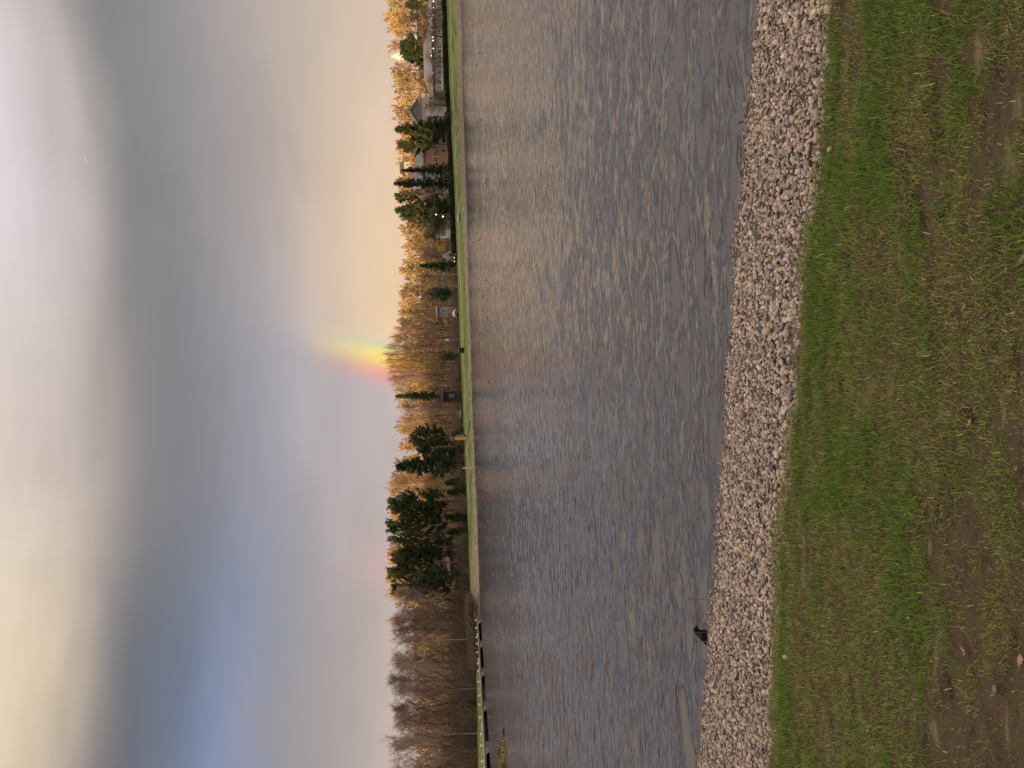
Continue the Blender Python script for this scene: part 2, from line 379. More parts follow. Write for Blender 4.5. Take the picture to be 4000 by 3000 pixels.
def conifer(seed, H=15.0, spread=3.4, t0=0.35, nl=46, kind='pine', dens=1.0):
    rg = np.random.default_rng(seed)
    tr = branch_path((0, 0, -0.3), (rg.normal() * .02, rg.normal() * .02, 1), H * 0.99, 8, rg, 0.018, 0.02)
    rad = lambda t: H * 0.014 * (1 - t) + 0.03
    S0 = [tr[i] for i in range(8)]; S1 = [tr[i + 1] for i in range(8)]; A0 = [rad(i / 8) for i in range(8)]; A1 = [rad((i + 1) / 8) for i in range(8)]
    P, D, L, Wd = [], [], [], []
    for i in range(nl):
        t = t0 + (0.99 - t0) * (i + rg.random()) / nl
        j = min(7, int(t * 8)); p = tr[j] + (tr[j + 1] - tr[j]) * (t * 8 - j); az = i * 2.4 + rg.normal() * 0.4
        s = (t - t0) / (1 - t0)
        if kind == 'pine':
            ll = spread * (0.35 + 0.85 * math.sin(math.pi * min(1, 0.16 + 0.82 * s))) * (0.6 + 0.6 * rg.random()); el = 0.05 + 0.75 * s; lift = 0.07
        else:
            ll = spread * (1.02 - s) ** 0.85 * (0.72 + 0.45 * rg.random()) + 0.15; el = -0.25 + 0.75 * s; lift = -0.02 if s < .6 else 0.05
        lp = branch_path(p, (math.cos(az) * math.cos(el), math.sin(az) * math.cos(el), math.sin(el)), ll, 4, rg, 0.10, lift)
        r = rad(t) * 0.4
        for q in range(4):
            S0.append(lp[q]); S1.append(lp[q + 1]); A0.append(r * (1 - q / 4.5)); A1.append(r * (1 - (q + 1) / 4.5))
        n = int((6 + ll * 4.2) * dens)
        for c in range(n):
            u = (0.30 if kind == 'pine' else 0.08) + (0.70 if kind == 'pine' else 0.92) * (c + rg.random()) / n
            q = min(3, int(u * 4)); cp = lp[q] + (lp[q + 1] - lp[q]) * (u * 4 - q); bd = lp[q + 1] - lp[q]; bd /= np.linalg.norm(bd)
            cp = cp + rg.normal(size=3) * (0.22 if kind == 'pine' else 0.14)
            for z in range(13 if kind == 'pine' else 11):
                if kind == 'pine': dd = rg.normal(size=3) + np.array((0, 0, .55)) + bd * .4; ln = 0.35 + 0.35 * rg.random()
                else: dd = rg.normal(size=3) * 0.8 + bd * 0.9 + np.array((0, 0, -.45)); ln = 0.30 + 0.40 * rg.random()
                P.append(cp); D.append(dd); L.append(ln); Wd.append(0.16)
    trunk = joinvf(tubes(S0, S1, A0, A1, 5))
    crown = blades(np.array(P), np.array(D), np.array(L), np.array(Wd), rg)
    return trunk, crown
def leafy(seed, H=7.0, spread=3.2, n=150, leaf=0.26, t0=0.15):
    rg = np.random.default_rng(seed); S0, S1, A0, A1 = [], [], [], []; P, D, L, Wd = [], [], [], []
    tr = branch_path((0, 0, -0.3), (0, 0, 1), H * 0.8, 5, rg, 0.06, 0.0)
    for i in range(5): S0.append(tr[i]); S1.append(tr[i + 1]); A0.append(H * .018 * (1 - i / 5.6)); A1.append(H * .018 * (1 - (i + 1) / 5.6))
    for i in range(n):
        a = rg.normal(size=3); a /= np.linalg.norm(a); rr = (0.45 + 0.55 * rg.random()) * (0.8 + 0.35 * math.sin(3 * math.atan2(a[1], a[0]) + seed) * math.cos(4 * a[2]))
        p = np.array((a[0] * spread * rr, a[1] * spread * rr, H * (t0 + (1 - t0) * (0.5 + 0.5 * a[2] * rr))))
        j = rg.integers(1, 5)
        if i % 4 == 0: S0.append(tr[j]); S1.append(p); A0.append(0.04); A1.append(0.012)
        for z in range(24):
            P.append(p + rg.normal(size=3) * 0.32 * spread / 3); D.append(rg.normal(size=3)); L.append(leaf * (0.7 + 0.7 * rg.random())); Wd.append(leaf * 0.7)
    return joinvf(tubes(S0, S1, A0, A1, 4)), blades(np.array(P), np.array(D), np.array(L), np.array(Wd), rg)

PROTO = {}
def proto(key, tc, H, mt, mc):
    (tv, tf), (cv, cf) = tc
    wr = np.percentile(np.hypot(cv[:, 0], cv[:, 1]), 97); top = np.percentile(cv[:, 2], 99.7)
    PROTO[key] = (raw_mesh('trunk', tv, tf, mt), raw_mesh('crown', cv, cf, mc), top, wr)
for i in range(5): proto('bare%d' % i, bare_tree(10 + i, 14, 3.6 + 0.35 * i, 0.26 - 0.02 * i, 20), 14, M['bark'], M['twig'])
for i in range(3): proto('bred%d' % i, bare_tree(30 + i, 14, 4.2, 0.22, 18, 0.5), 14, M['bark'], M['twig_red'])
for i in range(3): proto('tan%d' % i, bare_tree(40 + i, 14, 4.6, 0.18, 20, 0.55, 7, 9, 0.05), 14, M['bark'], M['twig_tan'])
proto('birch', bare_tree(50, 14, 2.8, 0.42, 16, 0.8, 6, 8, 0.028), 14, M['birch'], M['twig_red'])
for i in range(4): proto('pine%d' % i, conifer(60 + i, 15, 3.4, 0.36 - 0.05 * i, 50, 'pine'), 15, M['pinebark'], M['needle'])
for i in range(3): proto('spruce%d' % i, conifer(70 + i, 14, 2.9, 0.10, 84, 'spruce'), 14, M['pinebark'], M['needle2'])
proto('fir', conifer(80, 6, 1.6, 0.05, 46, 'spruce', 0.9), 6, M['pinebark'], M['needle2'])
proto('yew', leafy(85, 7, 2.4, 170, 0.30, 0.04), 7, M['pinebark'], M['needle2'])
proto('olive', leafy(86, 7, 3.2, 210, 0.24, 0.10), 7, M['bark'], M['olive'])

# ------------------------------------------------------------------ far shore tables (image position -> place)
ST = np.array([  # y, waterline, top of stones, top of green bank
    (-1200, 1786, 1762, 1716), (-500, 1795, 1772, 1730), (0, 1800, 1779, 1743), (400, 1808, 1788, 1758), (800, 1822, 1804, 1777), (1200, 1833, 1821, 1791),
    (1600, 1845, 1836, 1808), (1800, 1854, 1842, 1815), (2000, 1862, 1848, 1826), (2200, 1869, 1850, 1831), (2400, 1875, 1853, 1842), (2560, 1883, 1866, 1856),
    (2700, 1896, 1878, 1864), (3000, 1914, 1892, 1867), (3600, 1958, 1925, 1880)], float)
def st(y, k): return float(np.interp(y, ST[:, 0], ST[:, k]))
def bankD(y): return PL(st(y, 1), y, 0.0)[1]
SKY = np.array([(-1200, 1500), (0, 1512), (60, 1510), (110, 1532), (200, 1532), (300, 1545), (400, 1550), (600, 1562), (800, 1572), (950, 1586), (1000, 1576), (1080, 1574), (1150, 1560),
    (1250, 1563), (1350, 1575), (1500, 1577), (1600, 1560), (1700, 1566), (1780, 1582), (1850, 1545), (1900, 1530), (2000, 1525), (2300, 1530), (2360, 1580), (2450, 1625), (2700, 1640), (3000, 1648), (4200, 1650)], float)
ys = np.arange(-1200, 3601, 50.0)
rowsW, rowsB, rowsG, rowsP = [], [], [], []
for y in ys:
    d = bankD(y); p = PL(st(y, 1), y, -0.0); p[2] = -0.25; rowsW.append(p)
    rowsB.append(W(st(y, 2), y, d + 2.6)); rowsG.append(W(st(y, 3), y, d + 13))
    q = rowsG[-1].copy(); q[0] *= 1.25; q[1] += 60; q[2] += 0.5; rowsP.append(q)
def strip(name, rows, m, label_kind='structure', sub=5, bump=0.0, smooth=True):
    A_ = [np.array(r) for r in rows]; n = len(A_[0]); V = []
    full = []
    for i in range(len(A_) - 1):
        for s in range(sub): full.append(A_[i] + (A_[i + 1] - A_[i]) * s / sub)
    full.append(A_[-1])
    k = len(full); v = np.concatenate(full)
    if bump: v[:, 2] += rng.normal(size=len(v)) * bump
    f = np.array([(j * n + i, j * n + i + 1, (j + 1) * n + i + 1, (j + 1) * n + i) for j in range(k - 1) for i in range(n - 1)])
    o = obj(name, raw_mesh(name, v, f, m, smooth)); o['kind'] = label_kind
    return o
rowsW2 = [p + np.array((0, -1.5, -0.8)) for p in rowsW]
strip('stone_revetment', [rowsW2, rowsW, rowsB], M['revet'], sub=3, bump=0.05)
strip('grass_bank', [[p + np.array((0, 0, 0.004)) for p in rowsB], rowsG], M['farbank'], sub=4, bump=0.02)
def bank_pt(y, k):
    b_, g_ = W(st(y, 2), y, bankD(y) + 2.6), W(st(y, 3), y, bankD(y) + 13)
    return b_ * (1 - k) + g_ * k + np.array((0, 0, 0.02))
py = [y for y in ys if -1200 <= y <= 2000]
strip('bank_path', [[bank_pt(y, .50 + .02 * math.sin(y * .01)) for y in py], [bank_pt(y, .66 + .02 * math.sin(y * .013)) for y in py]], M['path'], sub=2)
# hillside behind, high enough that the trees on it reach the skyline
def plateau(y): return W(st(y, 3), y, bankD(y) + 13)[2]
HB = 420.0
def hillz(y, D):
    zt = W(float(np.interp(y, SKY[:, 0], SKY[:, 1])), y, HB)[2] - 12.0
    zp = plateau(y); g0 = bankD(y) + 13
    s = np.clip((D - max(g0 + 30, 225)) / (HB - max(g0 + 30, 225)), 0, 1.25); s = s * s * (3 - 2 * s) if s <= 1 else 1.0
    return zp + 0.3 * min(1, (D - g0) / 20) + (zt - zp) * s
hrows = []
for q in np.linspace(0, 1, 16):
    row = []
    for y in ys:
        g0 = bankD(y) + 12.5; D = g0 + (560 - g0) * q ** 1.3
        p = W(1800, y, D); row.append(np.array((p[0] * (1 + 0.5 * q), D, hillz(y, D) - (0.03 if q == 0 else 0))))
    hrows.append(row)
strip('hill', hrows, M['litter'], sub=1, bump=0.0)
# ground beyond everything, and an unseen ridge added behind camera to shade the shore
m = MB(); m.add([(-4000, 300, -3), (4000, 300, -3), (4000, 5200, -3), (-4000, 5200, -3)], [(0, 1, 2, 3)])
tag(m.build('terrain', M['litter']), kind='structure')
n = 90; V = []; al = Vector((math.cos(ANTI_AZ), -math.sin(ANTI_AZ), 0)); bk = Vector((sdir.x, sdir.y, 0)).normalized()
prof = [(95, 0.2), (120, 6), (140, 15), (150, 0), (175, 17), (230, 10), (300, 0)]
for i in range(n + 1):
    t = -700 + 1500 * i / n
    h = 24.5 + 1.2 * math.sin(t * 0.045) + 1.5 * math.sin(t * 0.13 + 1) + rng.normal() * 1.3
    for d, z in prof:
        zz = h if d == 150 else z
        p = al * t + bk * (d + rng.normal() * 2); V.append((p.x, p.y, zz))
k = len(prof)
tag(obj('shade_ridge', raw_mesh('shade_ridge', np.array(V), np.array([(j * k + i, (j + 1) * k + i, (j + 1) * k + i + 1, j * k + i + 1) for j in range(n) for i in range(k - 1)]), M['litter'])), kind='structure').name = 'unseen_shade_ridge'

# ------------------------------------------------------------------ lake
def make_water():
    m = bpy.data.materials.new('lake_water'); m.use_nodes = True; t = m.node_tree; k = NG(t); b = t.nodes['Principled BSDF']
    b.inputs['Base Color'].default_value = (0.050, 0.046, 0.050, 1); b.inputs['Roughness'].default_value = 0.13; b.inputs['IOR'].default_value = 1.45
    b.inputs['Specular IOR Level'].default_value = 0.5
    tc = k.node('ShaderNodeTexCoord').outputs['Object']
    mp = k.node('ShaderNodeMapping', {'Vector': tc, 'Rotation': (0, 0, R(12)), 'Scale': (0.50, 1.0, 1.0)}).outputs[0]
    n1 = k.noise(mp, 6.0, 2.0, 0.5, 0.2); n2 = k.noise(mp, 2.2, 2.0, 0.5, 0.2)
    n3 = k.noise(k.node('ShaderNodeMapping', {'Vector': tc, 'Rotation': (0, 0, R(8)), 'Scale': (0.38, 1.0, 1.0)}).outputs[0], 8.0, 1.0, 0.4)
    crest = k.mr(n3, 0.61, 0.73, 0.0, 1.0)          # a few steeper little crests
    hgt = k.m('ADD', k.m('ADD', k.m('MULTIPLY', n1, 0.020), k.m('MULTIPLY', n2, 0.040)), k.m('MULTIPLY', crest, 0.020))
    t.links.new(k.node('ShaderNodeBump', {'Strength': 1.0, 'Distance': 1.0, 'Height': hgt}).outputs[0], b.inputs['Normal'])
    return m
M['water'] = make_water()
# wind waves: a sum of small directional waves, resolved where the surface is near
wl = np.exp(rng.uniform(np.log(0.14), np.log(0.95), 54)); wth = rng.normal(0.10, 0.46, 54); wph = rng.uniform(0, 6.28, 54)
wamp = 0.0042 * wl ** 0.95 * rng.uniform(0.6, 1.3, 54)
NR, NC = 580, 390
dist = 4.0 * (290 / 4.0) ** (np.linspace(0, 1, NR) ** 0.97)
ang = np.linspace(-0.80, 0.80, NC)
gx = dist[:, None] * ang[None, :]; gy = np.repeat(dist[:, None], NC, 1)
cell = np.gradient(dist)[:, None]
cellx = dist[:, None] * 1.6 / NC
gz = np.zeros_like(gx); res = np.zeros((NR, 1)); tot = 0.0
for l, th, ph, a in zip(wl, wth, wph, wamp):
    kx, ky = math.sin(th) * 2 * math.pi / l, math.cos(th) * 2 * math.pi / l
    att = np.clip((l / abs(math.cos(th)) - 2.2 * cell) / (2.5 * cell), 0, 1) * np.clip((l / max(0.05, abs(math.sin(th))) - 2.2 * cellx) / (2.5 * cellx), 0, 1)
    gz += a * att * np.sin(kx * gx + ky * gy + ph + 0.6 * np.sin(0.31 * gx + ph))
    sl_ = (a * 2 * math.pi / l) ** 2 / 2; tot += sl_; res += sl_ * att ** 2
# waves finer than the far cells become choppy facets of the same steepness
jit = rng.normal(size=gx.shape); jit = (jit + np.roll(jit, 1, 1) + np.roll(jit, 2, 1)) / 1.73
gz += jit * np.sqrt(np.maximum(tot - res, 0)) * cell * 0.24
gust = 0.85 + 0.30 * np.sin(gx * 0.21 + 1.2 * np.sin(gy * 0.11)) * np.sin(gy * 0.17 + 0.5 * gx * 0.1)
gz *= gust
v = np.stack([gx, gy, gz], 2).reshape(-1, 3)
f = (np.arange(NR - 1)[:, None] * NC + np.arange(NC - 1)[None, :]).reshape(-1, 1) + np.array([[0, 1, NC + 1, NC]])
# outer sheet joined to the same surface
o0 = len(v); far = np.array([(-900, 290, 0), (900, 290, 0), (900, 520, 0), (-900, 520, 0), (-900, 2.0, 0), (-3.2, 4.0, 0), (-232, 290, 0), (900, 2.0, 0), (3.2, 4.0, 0), (232, 290, 0)], float)
f = np.concatenate([f, np.array([(0, 1, 2, 3), (4, 5, 6, 0), (8, 7, 1, 9)]) + o0])
tag(obj('lake_water', raw_mesh('lake_water', np.concatenate([v, far]), f, M['water'], True)), kind='structure')

# ------------------------------------------------------------------ near shore: lawn and gravel
GE = np.array([(-900, 3350), (-300, 3270), (0, 3242), (300, 3206), (600, 3185), (1000, 3146), (1500, 3100), (2000, 3056), (2400, 3036), (2700, 3017), (3000, 3000), (3500, 2975), (4200, 2945)], float)
WE = np.array([(-900, 3040), (-300, 2975), (0, 2950), (300, 2928), (600, 2899), (1000, 2862), (1500, 2830), (2000, 2804), (2400, 2766), (2700, 2743), (3000, 2714), (3500, 2680), (4200, 2640)], float)
LZ = 0.40
ge = np.array([PL(x, y, LZ) for y, x in GE]); we = np.array([PL(x, y, 0.0) for y, x in WE])
ge = ge[np.argsort(ge[:, 0])]; we = we[np.argsort(we[:, 0])]
def gey(x): return np.interp(x, ge[:, 0], ge[:, 1]) + 0.02 * np.sin(np.asarray(x) * 5.1) + 0.012 * np.sin(np.asarray(x) * 13.0)
def wey(x): return np.interp(x, we[:, 0], we[:, 1]) + 0.02 * np.sin(np.asarray(x) * 6.3 + 1)
def vnoise(x, y, seed, oct=4, sx=1.0, sy=1.0):
    r = np.random.default_rng(seed); z = np.zeros_like(x); a = 1.0; fq = 1.0; tot = 0
    for o in range(oct):
        g_ = r.random((64, 64)); u = x * fq * sx + 17.3 * o; w_ = y * fq * sy + 9.1 * o
        iu = np.floor(u).astype(int); iw = np.floor(w_).astype(int); fu = u - iu; fw = w_ - iw; fu = fu * fu * (3 - 2 * fu); fw = fw * fw * (3 - 2 * fw)
        q = lambda i, j: g_[(i) % 64, (j) % 64]
        z += a * ((q(iu, iw) * (1 - fu) + q(iu + 1, iw) * fu) * (1 - fw) + (q(iu, iw + 1) * (1 - fu) + q(iu + 1, iw + 1) * fu) * fw)
        tot += a; a *= 0.55; fq *= 2.1
    return z / tot
def lawnz(x, y):
    return LZ + 0.035 * (vnoise(x, y, 5, 4, 2.0, 3.0) - 0.5) + 0.022 * (vnoise(x, y, 6, 4, 10, 16) - 0.5)
# soil sheet, finer in front of the camera
xs = np.concatenate([np.linspace(-400, -8, 14), np.linspace(-6, 6, 260), np.linspace(8, 400, 14)])
vv = []; nrow = 190
tt = np.concatenate([-np.geomspace(90, 1.0, 16), np.linspace(0.8, 0, 1)*0 , np.linspace(0.02, 1, nrow)])
for t in tt:
    yy = gey(np.clip(xs, -9, 9)) + 0.03
    if t < 0: row_y = np.full_like(xs, t + 1.0)
    else: row_y = 0.6 + (yy - 0.6) * t
    z = lawnz(xs, row_y); z = np.where(np.abs(xs) > 7, LZ, z)
    edge = np.clip((row_y - (yy - 0.10)) / 0.10, 0, 1); z = z - 0.05 * edge ** 2
    vv.append(np.stack([xs, row_y, z], 1))
nx = len(xs); ny = len(vv)
f = (np.arange(ny - 1)[:, None] * nx + np.arange(nx - 1)[None, :]).reshape(-1, 1) + np.array([[0, 1, nx + 1, nx]])
tag(obj('lawn_ground', raw_mesh('lawn_ground', np.concatenate(vv), f, M['soil'], True)), kind='structure')
# gravel bed below the stones
xs2 = np.concatenate([np.linspace(-300, -9, 8), np.linspace(-8, 8, 80), np.linspace(9, 300, 8)]); rows = []
def bedz(s): return LZ - 0.03 + s * (-0.385)
for s in np.linspace(0, 1.35, 14):
    xc = np.clip(xs2, -9, 9); a = gey(xc) - 0.02; b = wey(xc); rows.append(np.stack([xs2, a + (b - a) * s, np.full_like(xs2, bedz(s))], 1))
bed = strip('gravel_bank', rows, M['gravelbed'], sub=2, bump=0.008)
# stones
ico_v = []; ph = (1 + 5 ** .5) / 2
for a in (-1, 1):
    for b in (-ph, ph): ico_v += [(0, a, b), (a, b, 0), (b, 0, a)]
ico_v = np.array(ico_v, float) / math.hypot(1, ph)
ico_f = []
for i in range(12):
    for j in range(i + 1, 12):
        for k in range(j + 1, 12):
            d = [np.linalg.norm(ico_v[i] - ico_v[j]), np.linalg.norm(ico_v[j] - ico_v[k]), np.linalg.norm(ico_v[i] - ico_v[k])]
            if max(d) < 1.1:
                nrm = np.cross(ico_v[j] - ico_v[i], ico_v[k] - ico_v[i])
                ico_f.append((i, j, k) if nrm @ ico_v[i] > 0 else (i, k, j))
ico_f = np.array(ico_f)
PAL = np.array([(0.36, 0.30, 0.25), (0.30, 0.265, 0.24), (0.25, 0.225, 0.215), (0.40, 0.33, 0.26), (0.45, 0.39, 0.33), (0.33, 0.27, 0.225), (0.20, 0.175, 0.165), (0.44, 0.39, 0.34), (0.40, 0.31, 0.25), (0.27, 0.255, 0.26), (0.38, 0.31, 0.22)])
def stones(N, lo, hi, seed, xr=5.2, smax=1.12, lift=0.0):
    r = np.random.default_rng(seed)
    x = r.uniform(-xr, xr, N); s = r.uniform(0.0, smax, N); s = np.where((r.random(N) < 0.012) & (N > 1000), r.uniform(-0.07, 0.05, N), s)
    a = gey(x); b = wey(x); y = a + (b - a) * s
    size = np.exp(r.normal(math.log((lo * hi) ** .5), 0.40, N)).clip(lo * .7, hi * 1.45)
    z = bedz(s) + size * (0.30 + 0.5 * r.random(N)) + lift
    col = PAL[r.integers(0, len(PAL), N)] * r.uniform(0.70, 1.38, (N, 1)) * np.array((1.03, 0.96, 0.925))
    wet = s > 0.98 - 0.08 * r.random(N)
    col[wet] *= 0.55
    q = r.normal(size=(N, 4)); q /= np.linalg.norm(q, axis=1, keepdims=True); ww, qx, qy, qz = q.T
    Rm = np.stack([1 - 2 * (qy * qy + qz * qz), 2 * (qx * qy - qz * ww), 2 * (qx * qz + qy * ww), 2 * (qx * qy + qz * ww), 1 - 2 * (qx * qx + qz * qz), 2 * (qy * qz - qx * ww),
                   2 * (qx * qz - qy * ww), 2 * (qy * qz + qx * ww), 1 - 2 * (qx * qx + qy * qy)], 1).reshape(N, 3, 3)
    loc = ico_v[None] * (1 + r.normal(size=(N, 12, 1)) * 0.16) * np.stack([r.uniform(.8, 1.45, N), r.uniform(.65, 1.05, N), r.uniform(.45, .8, N)], 1)[:, None, :]
    loc = np.einsum('nij,nkj->nki', Rm, loc) * size[:, None, None]; loc[:, :, 2] *= 0.85
    return np.stack([x, y, z], 1), loc, col
c1, l1, k1 = stones(38000, 0.0065, 0.0145, 3, 3.9)
V = (l1 + c1[:, None]).reshape(-1, 3); F = (np.arange(len(c1)) * 12)[:, None, None] + ico_f[None]
gr = obj('gravel', raw_mesh('gravel', V, F.reshape(-1, 3), M['stone'], False, np.repeat(k1, 12, 0)), bed); gr['kind'] = 'stuff'
c2, l2, k2 = stones(330, 0.0155, 0.022, 4, 4.4, 0.99, 0.008)
for i in range(300):
    o = obj('stone', raw_mesh('stone', l2[i], ico_f, M['stone'], False, np.repeat(k2[i:i + 1], 12, 0)), bed, c2[i])

# lawn blades
NBL = 560000
bx = rng.uniform(-3.6, 3.6, NBL); by = rng.uniform(1.25, 4.7, NBL)
keep = (by < gey(bx) + 0.05) & (np.abs(bx) < 0.62 * by + 0.75)
bx, by = bx[keep], by[keep]
edge_d = gey(bx) - by
cover = vnoise(bx, by, 21, 4, 1.3, 3.6)            # patches drawn out along the shore
fine = vnoise(bx, by, 22, 3, 5.0, 11.0)
bare = cover * 0.55 + fine * 0.45
worn = np.clip((2.85 - by) / 0.8, 0, 1.1) * (0.30 + 0.70 * np.clip(0.35 - bx / 1.4, 0, 1))
rim = np.clip(1 - edge_d / (0.05 + 0.10 * np.clip(0.5 + bx / 3, 0, 1)), 0, 1) * np.clip((vnoise(bx, by, 31, 3, 3.0, 3.0) - 0.38) / 0.15, 0, 1)
dens = (1 - 0.85 * rim) * np.clip((bare - 0.30 - 0.27 * worn) / 0.13, 0.17, 1)
keep = rng.random(len(bx)) < dens
bx, by, edge_d, cover, fine, bare, worn_k = [a[keep] for a in (bx, by, edge_d, cover, fine, bare, worn)]
Nb = len(bx)
green = vnoise(bx, by, 23, 4, 2.4, 5.0); lush = np.clip((green - 0.42) / 0.20, 0, 1)
lush *= np.clip((bare - 0.30) / 0.16, 0.1, 1) * (1 - 0.55 * np.clip(1 - edge_d / 0.12, 0, 1)) * (1 - 0.5 * worn_k)
L_ = rng.uniform(0.016, 0.046, Nb) * (0.8 + 0.35 * lush) * (1 - 0.35 * np.clip(worn_k, 0, 1)); wd = rng.uniform(0.0018, 0.0036, Nb)
az = rng.uniform(0, 2 * math.pi, Nb); tilt = np.clip(rng.normal(0.85, 0.38, Nb) - 0.15 * lush, 0.1, 1.5)
dirx, diry = np.cos(az), np.sin(az)
P0 = np.stack([bx, by, lawnz(bx, by) - 0.004], 1)
h1 = np.stack([dirx * np.sin(tilt * .6), diry * np.sin(tilt * .6), np.cos(tilt * .6)], 1)
h2 = np.stack([dirx * np.sin(tilt * 1.25), diry * np.sin(tilt * 1.25), np.cos(tilt * 1.25)], 1)
sd = np.stack([-diry, dirx, np.zeros(Nb)], 1)
P1 = P0 + h1 * (L_ * .55)[:, None]; P2 = P1 + h2 * (L_ * .45)[:, None]
V = np.stack([P0 - sd * wd[:, None] / 2, P0 + sd * wd[:, None] / 2, P1 + sd * wd[:, None] * .42, P1 - sd * wd[:, None] * .42, P2], 1).reshape(-1, 3)
base = (np.arange(Nb) * 5)[:, None]
F = np.concatenate([base + np.array([[0, 1, 2]]), base + np.array([[0, 2, 3]]), base + np.array([[3, 2, 4]])])
gcol = np.array((0.138, 0.245, 0.030)); ocol = np.array((0.225, 0.245, 0.060)); scol = np.array((0.55, 0.43, 0.20)); bcol = np.array((0.26, 0.17, 0.095))
u = rng.random(Nb)
col = gcol * lush[:, None] + ocol * (1 - lush)[:, None]
dead = rng.random(Nb) < (0.08 + 0.40 * np.clip((0.42 - bare + 0.2 * worn_k) / 0.2, 0, 1) * worn_k + 0.22 * (1 - lush) * np.clip(1 - edge_d / 0.35, 0.25, 1))
col = np.where(dead[:, None], np.where((u < 0.30)[:, None], scol, bcol), col) * rng.uniform(0.65, 1.35, (Nb, 1))
tag(obj('lawn_grass', raw_mesh('lawn_grass', V, F, M['grass'], False, np.repeat(col, 5, 0))), 'short patchy green and straw coloured grass in the foreground', 'grass', kind='stuff')

# fallen leaves and litter on the lawn
def leaf_mesh(seed, L):
    r = np.random.default_rng(seed); n = 9; v = []; f = []
    for i in range(n):
        t = i / (n - 1); wv = L * 0.21 * math.sin(math.pi * t ** 0.8) * (1 + (0.28 if i % 2 else -0.2)) + 0.001
        zc = L * 0.25 * (t - 0.5) ** 2 + r.normal() * L * 0.02; x = (t - 0.5) * L
        v += [(x, -wv, zc + L * 0.10 * r.random()), (x, 0, zc), (x, wv, zc + L * 0.10 * r.random())]
    for i in range(n - 1):
        a = i * 3; f += [(a, a + 1, a + 4, a + 3), (a + 1, a + 2, a + 5, a + 4)]
    o = len(v); v += [(L * .5, -.0012, 0), (L * .5, .0012, 0), (L * .72, 0, 0.004)]; f.append((o, o + 1, o + 2))
    return raw_mesh('dead_leaf', v, f, M['leaf'], False)
LEAVES = [  # image x, y, length, label
    (3770, 2545, 0.055, 'curled pale brown leaf lying on bare mud near the frame corner'),
    (3900, 2690, 0.085, 'large grey brown lobed leaf in the middle of the mud patch'),
    (3985, 2580, 0.06, 'dark curled leaf cut by the frame edge beside the mud'),
    (3545, 2415, 0.035, 'slim tan leaf standing in the grass above the mud'),
    (3300, 2770, 0.022, 'tiny bright orange leaf in the grass below the gravel corner'),
    (3780, 1650, 0.045, 'pink tan torn leaf lying in the long bare streak'),
    (3940, 1530, 0.035, 'small reddish leaf at the frame edge by the bare streak'),
    (3930, 1050, 0.035, 'pinkish leaf scrap in the grass close to the frame edge'),
    (3775, 1200, 0.04, 'pale grey leaf fragment beside the sandy bare patch'),
    (3375, 1030, 0.018, 'single small orange leaf in the green part of the lawn'),
    (3215, 410, 0.025, 'yellow leaf lying where the gravel meets the lawn'),
    (3252, 1805, 0.022, 'little ochre leaf on the grass near the gravel edge'),
    (3990, 1010, 0.06, 'broad rosy brown leaf half outside the frame'),
    (3880, 1360, 0.05, 'greyish upright leaf in the bare earth streak'),
    (3960, 1830, 0.05, 'pale stone coloured leaf at the frame edge in muddy grass')]
for i, (sx, sy, L, lab) in enumerate(LEAVES):
    p = PL(sx, sy, LZ + 0.012); p[2] = float(lawnz(np.array([p[0]]), np.array([p[1]]))[0]) + 0.016
    o = obj('dead_leaf', leaf_mesh(i, L * 0.62), None, p); o.rotation_euler = (rng.normal() * .25, rng.normal() * .25, rng.uniform(0, 6.28))
    tag(o, lab, 'leaf', 'fallen leaves on the lawn')

# black plastic corner and twig at the water's edge
def film():
    # outline in image pixels, standing on edge in the shallow water just off the stones
    D = PL(2765, 2480, 0.0)[1] + 0.02
    root = empty('plastic_sheet', PL(2765, 2480, -0.01))
    def sheet(name, pts, m, dy, th=0.004):
        P_ = [W(x, y, D + dy) for x, y in pts]; P_ = [p - np.array(root.location) for p in P_]; n = len(P_)
        v = [tuple(p) for p in P_] + [tuple(p + np.array((0, th, 0))) for p in P_]
        f = [tuple(range(n)), tuple(range(2 * n - 1, n - 1, -1))] + [((i + 1) % n, i, n + i, n + (i + 1) % n) for i in range(n)]
        return obj(name, raw_mesh(name, v, f, m), root)
    sheet('folded_corner', [(2707, 2462), (2717, 2447), (2724, 2438), (2726, 2449), (2733, 2460), (2757, 2461), (2770, 2463), (2772, 2469), (2714, 2470)], M['film'], -0.012)
    sheet('upright_flap', [(2710, 2470), (2772, 2468), (2775, 2505), (2752, 2503), (2741, 2506), (2726, 2487)], M['filmgrey'], 0.0)
    sheet('dark_fold', [(2741, 2474), (2772, 2472), (2775, 2506), (2746, 2505), (2742, 2497)], M['film'], -0.006)
    sheet('lower_tip', [(2744, 2507), (2774, 2509), (2778, 2533), (2768, 2530)], M['film'], -0.003)
    m = MB(); a = W(2714, 2471, D - 0.016) - np.array(root.location); b = W(2774, 2468.5, D - 0.016) - np.array(root.location)
    m.cyl(a, b, 0.0016, n=6).build('hem_highlight', M['concrete'], root)  # grey rod paints a highlight along the fold
    tag(root, 'torn black plastic sheet corner sticking out of the water beside the gravel', 'plastic sheet')
film()
p = PL(2905, 477, 0.0); root = MB(); D = p[1] + 0.02
for a, b in (((2915, 478), (2898, 476)), ((2898, 476), (2890, 478)), ((2890, 478), (2885, 482))):
    root.cyl(W(a[0], a[1], D), W(b[0], b[1], D), 0.006, 0.005, 6)
tag(root.build('twig', M['wood']), 'short dark twig poking up from the water at the gravel edge', 'twig')
